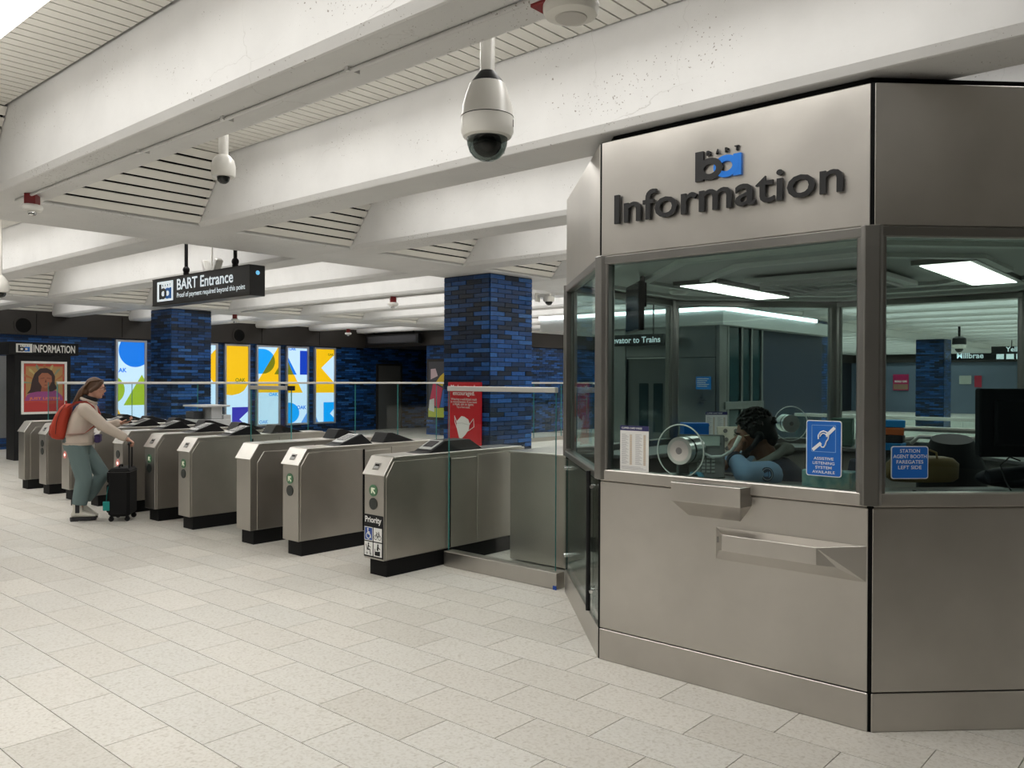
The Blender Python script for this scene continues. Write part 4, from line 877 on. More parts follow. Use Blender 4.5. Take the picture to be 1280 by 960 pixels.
t, I = blueplate('listening_sign', 'blue Assistive Listening System Available sign with ear symbol on the front window', at_frame(0, 2.825-1.606, 1.163, -.020), .170, .268)
for k, s_ in enumerate(('ASSISTIVE', 'LISTENING', 'SYSTEM', 'AVAILABLE')):
    w_ = (.095, .105, .078, .108)[k]; me = fit(text_me(s_, 1, M_SWT, off=.008), w=w_, h=.0135, x0=.085-w_/2, y0=.0785-.0215*k); me.transform(Matrix.Translation((0, 0, .0058))); obj('lettering', me, t, I)
Z = Matrix.Translation((0, 0, .0054))
def bar2(mb, p, q, wd_, M=Z, d=.001):
    p, q = Vector(p), Vector(q); e = (q-p).normalized(); n_ = Vector((-e.y, e.x))*wd_/2
    return mb.prism([p-n_, q-n_, q+n_, p+n_], M, d)
mb = MB()
for a, b in (((.028, .118), (.142, .118)), ((.142, .118), (.142, .245)), ((.142, .245), (.028, .245)), ((.028, .245), (.028, .118))): bar2(mb, a, b, .0022)
part('symbol_border', mb, mat('border_pale', (.25, .45, .75), .5), t, M=I, kind='stuff')
mb = MB(); bar2(mb, (.032, .125), (.072, .160), .015); part('symbol_bar', mb, M_SWT, t, M=I)
mb = MB(); bar2(mb, (.098, .196), (.138, .236), .015); part('symbol_bar', mb, M_SWT, t, M=I)
ear = [(.060, .178), (.060, .196), (.070, .212), (.085, .218), (.100, .212), (.109, .196), (.107, .180), (.098, .168), (.094, .152), (.086, .140), (.076, .140), (.070, .150)]
part('symbol_ear', MB().tube([(x, y, .0062) for x, y in ear], .0032, 6), M_SWT, t, M=I)
part('symbol_ear', MB().tube([(x, y, .0062) for x, y in ((.068, .190), (.074, .203), (.085, .207), (.096, .202), (.100, .190))], .0024, 6), M_SWT, t, M=I)
t, I = blueplate('booth_notice', 'small blue Station Agent Booth Faregates Left Side sign on the right window', at_frame(1, .105, 1.168, -.020), .178, .152)
for k, s_ in enumerate(('STATION', 'AGENT BOOTH', 'FAREGATES', 'LEFT SIDE')):
    w_ = (.095, .160, .128, .112)[k]; me = fit(text_me(s_, 1, M_SWT, off=.008), w=w_, h=.0165, x0=.089-w_/2, y0=.122-.0255*k); me.transform(Matrix.Translation((0, 0, .0058))); obj('lettering', me, t, I)
# speaking units: a clear disc in the glass and a metal drum behind it
def talk(lab, M, r, drum, cone=True):
    t = thing('speaking_unit', lab, 'intercom', M.translation); I = Matrix.Translation(-M.translation) @ M
    part('clear_disc', MB().lathe([(r*.2, -.004), (r, -.004), (r, .004), (r*.2, .004)], n=40), M_CLEAR, t, M=I, smooth=30)
    part('disc_rim', MB().tube([(r*math.cos(a*math.pi/20), r*math.sin(a*math.pi/20), 0) for a in range(40)], .0045, 6, close=True), mat('rim_pale', (.55, .57, .55), .2), t, M=I, smooth=60)
    o = part('drum', MB().lathe([(.02, .015), (drum, .012), (drum, -.035), (drum*.97, -.036), (drum*.97, -.050), (drum, -.051), (drum, -.15), (.02, -.15)], n=36), mat('drum_aluminium', (.72, .72, .71), .28, 1), t, M=I, smooth=35)
    part('drum_groove', MB().lathe([(drum*.98, -.034), (drum*1.005, -.034), (drum*1.005, -.052), (drum*.98, -.052)], n=36), M_BLACK, o)
    part('centre_hole', MB().lathe([(.019, .0155), (.019, .017), (.003, .017)], n=18), mat('hole_grey', (.12, .12, .12), .5), o)
    return t, I
t, I = talk('round speaking unit with brushed drum in the front window beside the fare sheet', at_frame(0, 2.825-2.31, 1.238, -.035), .142, .075)
part('gooseneck', MB().tube([(.06, -.01, -.12), (.11, -.035, -.14), (.17, -.03, -.15), (.22, 0, -.15), (.245, .03, -.15)], .008, 8), mat('gooseneck_grey', (.55, .56, .55), .35), t, M=I, smooth=60)
part('microphone_tip', MB().tube([(.245, .03, -.15), (.275, .085, -.15)], .011, 10), M_CAMW, t, M=I, smooth=60)
F = Matrix.Translation(Vector((-3.13, 7.355, 1.235))+Vector((.7071, -.7071, 0))*.06) @ Matrix.Rotation(R(45), 4, 'Z') @ Matrix.Rotation(R(90), 4, 'X')
talk('round speaking unit on the rear window behind the agent\'s head', F, .155, .080)
# desk phone leaning on its stand
t = thing('desk_phone', 'grey desk telephone with sloped keypad behind the front window', 'telephone', (-2.285, 4.19, CT), R(28)); t.scale = (1.08, 1.08, 1.08)
M_PH = mat('phone_grey', (.055, .055, .052), .5); M_PHL = mat('phone_light', (.24, .25, .235), .4)
T_ = Matrix.Rotation(R(52), 4, 'X')
part('foot', MB().prism([(-.10, 0), (.10, 0), (.10, .04), (.02, .20), (-.0, .20)], Matrix(((0, 0, 1, -.10), (1, 0, 0, 0), (0, 1, 0, 0), (0, 0, 0, 1))), .20), M_PH, t, .006)
o = part('body', MB().bx(Matrix.Translation((0, -.03, .125)) @ T_, .24, .27, .03), M_PH, t, .008)
K = Matrix.Translation((0, -.03, .125)) @ T_ @ Matrix.Translation((0, 0, .016))
for r in range(5):
    for c in range(4): part('key', MB().bx(K @ Matrix.Translation((-.01+.024*c, -.10+.021*r, .003)), .016, .013, .007), M_PHL, o)
part('display', MB().bx(K @ Matrix.Translation((.03, .085, .003)), .13, .06, .006), mat('phone_display', (.22, .25, .22), .2), o)
for k in range(2): part('paper_label', MB().bx(K @ Matrix.Translation((-.085+.04*k, .085-.02*k, .004)), .03, .045, .004), M_PAPER, o)
part('cradle', MB().bx(K @ Matrix.Translation((-.085, -.03, .005)), .05, .18, .012), M_BLACK, o, .004)
# clutter along the front counter
t = thing('blue_mask', 'crumpled light blue paper mask behind the sill near the drum', 'mask', (-2.24, 4.06, CT)); mb = MB(); rr = random.Random(3)
g = [[Vector((-.08+.02*i, -.03+.02*j, .012+.025*rr.random()+(.03 if 2 < i < 6 else 0))) for j in range(4)] for i in range(9)]
for i in range(8):
    for j in range(3): mb.add([g[i][j], g[i+1][j], g[i+1][j+1], g[i][j+1]], [(0, 1, 2, 3)])
o = part('sheet', mb, mat('mask_blue', (.10, .38, .55), .6), t); sm = o.modifiers.new('solid', 'SOLIDIFY'); sm.thickness = .003
t = thing('tissue_box', 'teal patterned tissue box behind the ear sign', 'box', (-1.555, 4.16, CT)); mt, T0, b0, N0, L0 = nt('tissue_pattern'); nn = node(N0, 'ShaderNodeTexNoise', i_Scale=14.0); L0.new(coords(N0, L0, (1, 1, 1)), nn.inputs['Vector']); r_ = ramp(N0, [(.35, (.10, .25, .27)), (.5, (.25, .42, .40)), (.62, (.40, .47, .40))]); L0.new(nn.outputs[0], r_.inputs[0]); L0.new(r_.outputs[0], b0.inputs['Base Color'])
part('carton', MB().box(-.12, .12, -.055, .055, 0, .115), mt, t, .004); part('opening', MB().lathe([(.05, .1155), (.05, .117), (.003, .117)], Matrix.Diagonal((1.3, .6, 1, 1)), 20), M_PAPER, t)
t = thing('desk_monitor', 'black desktop monitor seen from behind through the right window', 'monitor', (-.93, 4.86, CT), R(45)); M_MON = mat('monitor_black', (.005, .006, .008), .4, spec=.25)
part('panel', MB().box(-.27, .27, -.03, .02, .185, .525), M_MON, t, .008, M=(.06, -.10, 0)); part('back_bulge', MB().box(-.20, .20, -.055, -.03, .24, .47), M_MON, t, .01, M=(.06, -.09, 0))
part('stand_neck', MB().box(-.045, .045, -.015, .02, .01, .33), mat('stand_grey', (.16, .19, .19), .4), t, .005, M=(.10, -.175, 0)); part('stand_foot', MB().box(-.13, .13, -.05, .15, 0, .012), mat('stand_silver', (.30, .32, .31), .4), t, .004, M=(.10, -.175, 0))
F = Matrix.Translation((.105, -.146, .0)) @ frame((0, 0, .455), (1, 0, 0), (0, 0, 1)); M_LG = mat('mark_grey', (.16, .17, .18), .4)
part('maker_mark', annulus(MB(), F, 0, 0, (.030, .030), (.0275, .0275), .001, 30) and (lambda m: (annulus(m, F, 0, 0, (.030, .030), (.0275, .0275), .001, 30), m)[1])(MB()), M_LG, t)
me = fit(text_me('DELL', 1, M_LG, off=.02), w=.040, x0=-.020, y0=-.006); me.transform(F @ Matrix.Translation((0, 0, .001))); obj('lettering', me, t)
t = thing('desk_monitor', 'second dark monitor at the right frame edge behind the first', 'monitor', (-.62, 5.30, CT), R(60)); part('panel', MB().box(-.28, .28, -.02, .02, .24, .60), M_MON, t, .008); part('stand_neck', MB().box(-.04, .04, .02, .05, 0, .40), M_MON, t); part('stand_foot', MB().box(-.12, .12, -.06, .12, 0, .012), M_MON, t)
t = thing('keyboard', 'black computer keyboard lying along the right window sill', 'keyboard', (-1.02, 4.46, CT), R(45)); part('tray', MB().box(-.24, .24, -.075, .075, 0, .022), M_MON, t, .005)
kb = MB()
for r in range(5):
    for c in range(15): kb.box(-.225+.030*c, -.225+.030*c+.025, -.065+.026*r, -.065+.026*r+.021, .022, .030)
part('keys', kb, mat('key_black', (.02, .02, .022), .5), t, kind='stuff')
t = thing('cable', 'thin black cable curling beside the monitor stand', 'cable', (0, 0, 0)); 
bpy.data.objects.remove(t)
tag(obj('cable', MB().tube([(-.86, 4.70, 1.07), (-.90, 4.74, 1.13), (-.93, 4.78, 1.20), (-.90, 4.84, 1.24), (-.86, 4.88, 1.22)], .004, 6).mesh('cable', M_BLACK, 60)), 'thin black cable curling beside the monitor stand', 'cable')
# hanging screen, detector
t = thing('hanging_screen', 'dark flat screen hung from the booth ceiling at the upper left', 'screen', (-3.27, 5.03, 2.09), R(-45)); part('panel', MB().box(-.22, .22, -.02, .02, -.125, .215), M_MON, t, .006); part('screen_face', MB().box(-.21, .21, -.023, -.02, -.115, .205), mat('screen_blueblack', (.01, .02, .035), .12), t)
part('bracket', MB().box(-.02, .06, .02, .07, .05, .22).cyl((.03, .045, .2), (.03, .045, .265), .018, n=10), M_BLACK, t)
t = thing('smoke_detector', 'flat pale detector on the booth ceiling beside the hung screen', 'detector', (-3.45, 5.95, 2.36)); part('body', MB().lathe([(.03, 0), (.085, 0), (.085, -.02), (.06, -.045), (.01, -.047)], n=24), M_CAMW, t, smooth=35)
# rear counter items
def boxthing(name, lab, cat, loc, rz, dims, m, lidm=None, grp=None):
    t = thing(name, lab, cat, loc, rz, grp); x, y, z = dims; part('case', MB().box(-x/2, x/2, -y/2, y/2, 0, z), m, t, .004)
    part('cover', MB().box(-x/2-.002, x/2+.002, -y/2-.002, y/2+.002, z*.86, z*.93), lidm or M_BLACK, t); return t
boxthing('blue_bin', 'bright blue plastic bin on the rear counter left of the fare sheet', 'bin', (-3.62, 6.52, CT), R(45), (.22, .14, .19), mat('bin_blue', (.0, .11, .45), .4), mat('bin_rim', (.0, .13, .5), .4))
t = thing('control_panel', 'pale control panel with round push buttons behind the phone', 'control panel', (-3.22, 6.42, CT), R(45)); part('plate', MB().bx(Matrix.Translation((0, 0, .05)) @ Matrix.Rotation(R(70), 4, 'X'), .22, .26, .02), mat('panel_cream', (.62, .58, .48), .45), t, .004)
for r in range(3):
    for c in range(2): part('button', MB().cyl(Matrix.Translation((0, 0, .05)) @ Matrix.Rotation(R(70), 4, 'X') @ Vector((-.045+.09*c, .09-.075*r, .01)), Matrix.Translation((0, 0, .05)) @ Matrix.Rotation(R(70), 4, 'X') @ Vector((-.045+.09*c, .09-.075*r, .02)), .017, n=14), mat('button_grey', (.14, .14, .13), .4), t)
boxthing('storage_box', 'dull green box standing on the rear counter behind the speaking unit', 'box', (-2.62, 7.30, CT), R(10), (.17, .12, .24), mat('box_green', (.06, .11, .09), .6), mat('box_green2', (.08, .14, .11), .6))
boxthing('storage_box', 'white small carton on the rear counter by the centre post', 'box', (-2.42, 7.22, CT), 0, (.10, .10, .13), M_PAPER, M_PG)
for k, (c, l) in enumerate((((.01, .20, .50), 'blue packet at the bottom of the pile at the rear centre post'), ((.015, .015, .02), 'black tray in the pile at the rear centre post'), ((.50, .12, .03), 'orange packet in the pile at the rear centre post'), ((.01, .22, .55), 'blue packet on top of the pile at the rear centre post'))):
    boxthing('packet', l, 'packet', (-2.18, 7.15, CT+.062*k), R(8*k), (.20, .14, .058), mat('packet_colour', c, .5), mat('packet_band', tuple(min(1, x*1.5+.02) for x in c), .5), 'packets piled on the rear counter')
o = tag(obj('grab_rail', MB().tube([(-2.10, 7.52, 1.14), (-2.20, 7.50, 1.13), (-2.245, 7.48, 1.16), (-2.22, 7.46, 1.21), (-2.15, 7.46, 1.225), (-1.5, 7.46, 1.225)], .022, 12).mesh('grab_rail', M_STEEL, 60)), 'bent steel grab rail across the rear right booth window', 'rail')
part('lower_bar', MB().tube([(-2.12, 7.5, 1.10), (-2.05, 7.47, 1.16), (-1.5, 7.47, 1.165)], .018, 10), M_STEEL, o, smooth=60)
# chair and bags behind the right window
M_CHB = mat('chair_black', (.018, .018, .02), .6); M_TANB = mat('tan_leather', (.30, .20, .08), .5)
t = thing('office_chair', 'dark office chair with curved back behind the right window', 'chair', (-1.35, 5.65, .02), R(200))
part('backrest', MB().tube([(0, -.22, .70), (0, -.26, .85), (0, -.25, 1.05), (0, -.20, 1.24)], [.14, .20, .20, .12], 16), M_CHB, t, smooth=60).scale = (1, .5, 1)
part('seat', MB().box(-.24, .24, -.22, .24, .44, .52), M_CHB, t, .03); part('stem', MB().cyl((0, 0, .08), (0, 0, .45), .03), M_BLACK, t)
for k in range(5): a = R(72*k); part('foot', MB().tube([(0, 0, .09), (.28*math.cos(a), .28*math.sin(a), .05)], .02, 8), M_BLACK, t)
part('arm', MB().tube([(.27, -.1, .45), (.29, -.12, .66), (.29, .14, .68)], .022, 8), M_BLACK, t, smooth=60)
t = thing('tan_bag', 'tan leather bag with round handles on the counter behind the blue booth sign', 'bag', (-1.36, 5.02, CT), R(40))
part('body', MB().ring([[(x*.20*s_, y*.07*s_, z) for x, y in [(math.cos(2*math.pi*i/20), math.sin(2*math.pi*i/20)) for i in range(20)]] for z, s_ in ((0, .85), (.02, 1), (.10, 1.02), (.13, .85), (.14, .6))]), M_TANB, t, smooth=50)
for s_ in (-1, 1): part('handle', MB().tube([(-.06, s_*.05, .12), (-.05, s_*.055, .165), (0, s_*.055, .185), (.05, s_*.055, .165), (.06, s_*.05, .12)], .006, 8), M_TANB, t, smooth=60)
t = thing('folded_jacket', 'dark folded jacket lying on the counter under the monitor', 'clothing', (-.90, 5.02, CT), R(45)); part('cloth', MB().ell((0, 0, .058), .22, .11, .055, n=20, k=10), mat('cloth_navy', (.012, .014, .022), .8), t, smooth=60); part('sleeve', MB().tube([(-.2, -.06, .07), (0, -.1, .10), (.2, -.05, .06)], .035, 10), mat('cloth_navy2', (.015, .018, .028), .8), t, smooth=60)
# ------------------------------------------------------------------ people
def soft(name, mb, mat_, parent, vox=.008, it=3, label=None):
    me = mb.mesh(name, mat_); o = obj(name, me, parent)
    r = o.modifiers.new('remesh', 'REMESH'); r.mode = 'VOXEL'; r.voxel_size = vox; r.use_smooth_shade = True
    s_ = o.modifiers.new('smooth', 'SMOOTH'); s_.factor = .5; s_.iterations = it
    if label: o['label'] = label
    return o
def limb(mb, pts, rad, n=14):
    mb.tube(pts, rad, n)
    for p, r in ((pts[0], rad[0]), (pts[-1], rad[-1])): mb.ell(p, r*.98, r*.98, r*.98, n=12, k=8)
    return mb
def oval(mb, secs, n=24):     # secs: (centre, rx, ry) stacked sections
    return mb.ring([[(c[0]+rx*math.cos(2*math.pi*i/n), c[1]+ry*math.sin(2*math.pi*i/n), c[2]) for i in range(n)] for c, rx, ry in secs])
def hand(mb, wrist, d, nrm, th, curl=(35, 40, 25), sc=1.0, tc=25):
    w_, d, nrm = Vector(wrist), Vector(d).normalized(), Vector(nrm); nrm = (nrm-d*nrm.dot(d)).normalized(); s_ = Vector(th); s_ = (s_-d*s_.dot(d)-nrm*s_.dot(nrm)).normalized()
    M = Matrix((s_, d, nrm)).transposed().to_4x4()
    mb.ell(w_+d*.048*sc, .040*sc, .052*sc, .0155*sc, M, 14, 8)
    limb(mb, [w_-d*.02*sc, w_+d*.02*sc], [.024*sc, .024*sc], 10)
    for i, (off, L_) in enumerate(((.030, .92), (.011, 1.0), (-.009, .95), (-.028, .76))):
        p = w_+d*(.088-.006*abs(i-1))*sc+s_*off*sc; a = 0; pts = [p-d*.012*sc, p]; dd = d
        for seg, cu in zip((.042, .027, .022), curl):
            a += R(cu+4*i); dd = d*math.cos(a)+nrm*math.sin(a); p = p+dd*seg*L_*sc; pts.append(p)
        limb(mb, pts, [.0092*sc, .0090*sc, .0085*sc, .0078*sc, .0066*sc], 8)
    p = w_+d*.028*sc+s_*.030*sc; d1 = (s_*.75+d*.6+nrm*.35).normalized(); a = R(tc); d2 = (d*math.cos(a)+nrm*math.sin(a)+s_*.25).normalized()
    limb(mb, [p-d1*.012*sc, p+d1*.034*sc, p+d1*.034*sc+d2*.030*sc, p+d1*.034*sc+d2*.052*sc], [.013*sc, .0115*sc, .010*sc, .0075*sc], 8)
    return mb
def head(mb, c, T, sc=1.0):   # c: centre of the skull, T: rotation (x forward, z up)
    c = Vector(c); P = lambda x, y, z: c+T.to_3x3() @ (Vector((x, y, z))*sc)
    mb.ell(c, .098*sc, .076*sc, .108*sc, T, 22, 14)
    mb.ell(P(.025, 0, -.055), .066*sc, .058*sc, .068*sc, T, 18, 10); mb.ell(P(.060, 0, -.098), .030*sc, .030*sc, .020*sc, T, 14, 8)   # jaw, chin
    mb.ell(P(.078, 0, .022), .022*sc, .055*sc, .016*sc, T, 14, 8)                                               # brow
    limb(mb, [P(.086, 0, .012), P(.108, 0, -.022), P(.098, 0, -.034)], [.010*sc, .014*sc, .012*sc], 8)          # nose
    for s_ in (-1, 1):
        mb.ell(P(.064, .040*s_, -.022), .026*sc, .022*sc, .024*sc, T, 12, 8)                                     # cheek
        mb.ell(P(.098, .011*s_, -.034), .009*sc, .008*sc, .007*sc, T, 8, 6)
        mb.ell(P(-.004, .078*s_, -.012), .020*sc, .011*sc, .032*sc, T, 12, 8)                                    # ear
    mb.ell(P(.088, 0, -.060), .013*sc, .022*sc, .006*sc, T, 12, 8); mb.ell(P(.085, 0, -.072), .013*sc, .019*sc, .007*sc, T, 12, 8)  # lips
    return P
def face_bits(t, P, T, sc, eye=(.05, .04, .03), lip=(.36, .12, .10), brow=(.06, .03, .02)):
    E = mat('eye_white', (.72, .70, .66), .3); I_ = mat('iris', eye, .25); L_ = mat('lips', lip, .5); B_ = mat('eyebrow', brow, .8)
    for s_ in (-1, 1):
        o = part('eye', MB().ell(P(.078, .031*s_, .000), .012*sc, .014*sc, .0085*sc, T, 12, 8), E, t, smooth=60); part('iris', MB().ell(P(.0875, .031*s_, .000), .0035*sc, .006*sc, .006*sc, T, 10, 6), I_, o)
        part('eyebrow', MB().tube([P(.098, .014*s_, .020), P(.099, .03*s_, .026), P(.086, .05*s_, .020)], [.003*sc, .0045*sc, .003*sc], 6), B_, t)
    part('lips', MB().tube([P(.094, -.022, -.066), P(.1015, -.008, -.0645), P(.1015, .008, -.0645), P(.094, .022, -.066)], .0045*sc, 6), L_, t, smooth=60)
def glasses(t, P, m, sc):
    o = part('glasses', MB().tube([P(.106, -.006, .006), P(.108, 0, .009), P(.106, .006, .006)], .0022*sc, 6), m, t)
    for s_ in (-1, 1):
        part('lens_rim', MB().tube([P(.104-.012*abs(math.cos(a))*0, (.031+.024*math.cos(a))*s_, .002+.018*math.sin(a)) for a in [2*math.pi*i/16 for i in range(16)]], .0022*sc, 6, close=True), m, o)
        part('temple_arm', MB().tube([P(.102, .056*s_, .006), P(.05, .079*s_, .006), P(-.01, .084*s_, .004)], .002*sc, 6), m, o)
SKIN1 = mat('skin_light', (.52, .27, .19), .5); SKIN2 = mat('skin_brown', (.20, .085, .05), .5)
# --- woman at the gates
WO = thing('person', 'woman in cream jacket and teal trousers walking to the gates with luggage', 'person', (-9.985, 3.90, 0), R(60))
T0 = Matrix.Rotation(R(8), 4, 'Y'); HC = (.135, 0, 1.505)
mb = MB(); P = head(mb, HC, T0, .98)
limb(mb, [(.055, 0, 1.28), (.08, 0, 1.36), (.105, 0, 1.43)], [.062, .052, .052])
oval(mb, [((-.05, 0, .82), .10, .14), ((-.05, 0, .92), .105, .15), ((-.02, 0, 1.05), .095, .125), ((.02, 0, 1.18), .10, .15), ((.05, 0, 1.28), .08, .14), ((.055, 0, 1.33), .05, .06)])
LEGR = [(-.05, -.085, .86), (.035, -.09, .47), (-.03, -.09, .10)]; LEGL = [(-.05, .085, .86), (.20, .09, .50), (-.02, .085, .16)]
for q in (LEGR, LEGL): limb(mb, q, [.085, .055, .042])
ARR_ = [(.05, -.165, 1.265), (.255, -.205, 1.075), (.47, -.15, .935)]; ARL = [(.05, .165, 1.265), (.17, .215, 1.05), (.375, .13, 1.095)]
for q in (ARR_, ARL): limb(mb, q, [.052, .042, .028])
hand(mb, (.482, -.147, .926), (.8, .1, -.55), (-.55, 0, -.8), (.2, .95, .1), curl=(62, 70, 45), tc=45)
hand(mb, (.385, .125, 1.095), (.95, -.2, .12), (0, 0, 1), (0, -1, 0.2), curl=(18, 35, 30), tc=20)
soft('body', mb, SKIN1, WO, .0065, 3)
face_bits(WO, P, T0, .98, lip=(.45, .14, .12)); glasses(WO, P, mat('frame_brown', (.10, .025, .015), .3), .98)
HAIR = mat('hair_brown', (.085, .040, .018), .55); mb = MB()
mb.ell(P(-.014, 0, .020), .100, .083, .106, T0, 22, 14); mb.ell(P(-.075, 0, -.03), .05, .060, .075, T0, 16, 10)
limb(mb, [P(-.09, 0, -.01), P(-.135, 0, -.07), P(-.16, .0, -.14), P(-.20, .01, -.21)], [.045, .042, .036, .018])
for s_ in (-1, 1): limb(mb, [P(.055, .055*s_, .075), P(.03, .083*s_, .02), P(-.03, .088*s_, -.04)], [.022, .020, .022])
hr = soft('hair', mb, HAIR, WO, .008, 2)
mb = MB()
for k in range(16):
    a = -1.2+2.4*k/15; mb.tube([P(.06*math.cos(a)+.02, .07*math.sin(a), .105), P(-.06, .092*math.sin(a), .07), P(-.11, .075*math.sin(a), -.01), P(-.125-.004*(k % 3), .04*math.sin(a), -.08), P(-.175, .03*math.sin(a*2), -.19-.012*(k % 4))], [.004, .006, .006, .007, .003], 5)
part('hair_strands', mb, mat('hair_light', (.14, .07, .03), .5), hr, smooth=60, kind='stuff')
# jacket: boxy body, collar, sleeves
JK = mat('jacket_cream', (.55, .47, .40), .85); mb = MB()
oval(mb, [((-.035, 0, .855), .155, .185), ((-.035, 0, .87), .165, .195), ((-.025, 0, 1.0), .145, .180), ((.0, 0, 1.12), .14, .185), ((.03, 0, 1.22), .135, .19), ((.05, 0, 1.30), .105, .155), ((.062, 0, 1.345), .072, .085), ((.068, 0, 1.36), .065, .07)])
for q in (ARR_, ARL): limb(mb, [q[0], q[1], tuple(Vector(q[1]).lerp(Vector(q[2]), .90))], [.078, .062, .050])
jk = soft('jacket', mb, JK, WO, .009, 4)
part('collar', MB().tube([(.068+.075*math.cos(a), .078*math.sin(a), 1.358-.03*math.cos(a)) for a in [2*math.pi*i/20 for i in range(20)]], .020, 8, close=True), JK, jk, smooth=60)
part('hem_seam', MB().tube([(-.035+.168*math.cos(a), .197*math.sin(a), .885) for a in [2*math.pi*i/30 for i in range(30)]], .004, 6, close=True), mat('jacket_seam', (.45, .38, .32), .85), jk, smooth=60)
part('scarf', MB().tube([(.088+.060*math.cos(a), .062*math.sin(a), 1.392-.022*math.cos(a)) for a in [2*math.pi*i/20 for i in range(20)]], .022, 8, close=True), mat('scarf_black', (.012, .012, .014), .8), WO, smooth=60)
for q in (ARR_, ARL):
    a, b = Vector(q[1]).lerp(Vector(q[2]), .90), Vector(q[1]).lerp(Vector(q[2]), 1.02); part('cuff', MB().cyl(a, b, .040, .036, 16), M_BLACK, WO, smooth=50)
# trousers
TR = mat('trousers_teal', (.13, .185, .185), .85); mb = MB()
oval(mb, [((-.055, 0, .955), .130, .165), ((-.06, 0, .90), .140, .175), ((-.055, 0, .82), .135, .175), ((-.03, 0, .76), .11, .16)])
def leg(q, hem): limb(mb, [q[0], tuple(Vector(q[0]).lerp(Vector(q[1]), .5)), q[1], tuple(Vector(q[1]).lerp(Vector(q[2]), .5))], [.108, .100, .090, .084], 18); a, b = Vector(q[1]).lerp(Vector(q[2]), .5), Vector(hem); mb.cyl(a, b, .084, .080, 18)
leg(LEGR, (-.012, -.09, .185)); leg(LEGL, (.015, .086, .235))
soft('trousers', mb, TR, WO, .009, 3)
# boots
BT = mat('boot_white', (.62, .60, .53), .5); SO = mat('boot_sole', (.02, .02, .022), .6)
def boot(lg, ank, foot, pitch):
    M = Matrix.Translation(Vector(foot)) @ Matrix.Rotation(R(pitch), 4, 'Y'); mb = MB()
    Q = lambda x, y, z: M @ Vector((x, y, z))
    rs = []
    for x, wd_, h0, h1 in ((-.105, .030, .035, .09), (-.09, .040, .032, .12), (-.04, .043, .032, .13), (.02, .042, .032, .105), (.07, .046, .032, .085), (.115, .044, .032, .072), (.15, .028, .034, .060)):
        rs.append([Q(x, wd_*math.cos(a), (h0+h1)/2+(h1-h0)/2*math.sin(a)) for a in [2*math.pi*i/16 for i in range(16)]])
    mb.ring(rs); limb(mb, [Q(-.045, 0, .09), Vector(ank)+Vector((0, 0, .03)), Vector(ank)+Vector((0, 0, .11))], [.050, .052, .058], 14)
    o = soft('boot', mb, BT, WO, .007, 2)
    out = [(.155, .0), (.145, .030), (.10, .050), (.04, .045), (-.03, .044), (-.09, .042), (-.115, .022), (-.115, -.022), (-.09, -.042), (-.03, -.044), (.04, -.045), (.10, -.050), (.145, -.030)]
    part('sole', MB().prism(out, M, .036), SO, o); part('heel_block', MB().prism([(-.03, .04), (-.11, .036), (-.11, -.036), (-.03, -.04)], M @ Matrix.Translation((0, 0, -.008)), .012), SO, o)
    part('elastic_panel', MB().bx(Matrix.Translation(Vector(ank)+Vector((.005, -.052, .045))) @ Matrix.Rotation(R(pitch*.5), 4, 'Y'), .045, .010, .12), SO, o, .004)
    part('pull_tab', MB().bx(Matrix.Translation(Vector(ank)+Vector((-.062, 0, .10))), .008, .03, .06), SO, o)
boot(LEGR, (-.03, -.09, .11), (.01, -.09, .008), 0)
boot(LEGL, (-.035, .085, .16), (.0, .085, .045), 22)
# backpack, phone, suitcase
M_BAG = mat('backpack_red', (.40, .035, .012), .7); M_BAG2 = mat('backpack_red_dark', (.28, .02, .008), .7)
BPK = thing('backpack', 'bright red backpack worn on the back of the woman', 'backpack', WO.location, R(60))
mb = MB(); n_ = 20
def sq(a, e): c, s_ = math.cos(a), math.sin(a); return (math.copysign(abs(c)**e, c), math.copysign(abs(s_)**e, s_))
rs = []
for z, cx, rx, ry in ((.925, -.215, .045, .10), (.945, -.225, .075, .135), (1.01, -.232, .090, .150), (1.10, -.220, .086, .150), (1.20, -.192, .076, .140), (1.285, -.160, .058, .115), (1.325, -.140, .035, .07)):
    rs.append([(cx+rx*sq(2*math.pi*i/n_, .6)[0], ry*sq(2*math.pi*i/n_, .6)[1], z) for i in range(n_)])
mb.ring(rs); soft('pack', mb, M_BAG, BPK, .009, 4)
part('top_handle', MB().tube([(-.16, -.03, 1.32), (-.165, -.02, 1.355), (-.165, .02, 1.355), (-.16, .03, 1.32)], .008, 8), M_BAG2, BPK, smooth=60)
part('front_pocket', MB().ring([[(cx+rx*sq(2*math.pi*i/n_, .6)[0], ry*sq(2*math.pi*i/n_, .6)[1], z) for i in range(n_)] for z, cx, rx, ry in ((.945, -.275, .03, .08), (.985, -.297, .036, .11), (1.08, -.287, .034, .11), (1.13, -.265, .02, .09))]), M_BAG2, BPK, smooth=60)
part('zip', MB().tube([(-.245, -.148, .99), (-.235, -.152, 1.12), (-.205, -.138, 1.23), (-.16, -.09, 1.315)], .005, 6), mat('zip_dark', (.12, .01, .005), .5), BPK, smooth=60)
for s_ in (-1, 1): part('shoulder_strap', MB().ring([[Vector(p)+Vector((0, y*.026, 0))+Vector(nn)*z*.010 for y, z in ((-1, -1), (1, -1), (1, 1), (-1, 1))] for p, nn in (((-.13, .10*s_, 1.29), (0, 0, 1)), ((-.04, .115*s_, 1.345), (0, 0, 1)), ((.06, .125*s_, 1.348), (.3, 0, 1)), ((.13, .125*s_, 1.29), (1, 0, .6)), ((.165, .135*s_, 1.20), (1, 0, .1)), ((.155, .165*s_, 1.08), (1, 0, 0)), ((.06, .20*s_, 1.0), (.3, s_, 0)), ((-.13, .17*s_, .985), (0, s_, 0)))]), M_BAG2, BPK, smooth=50)
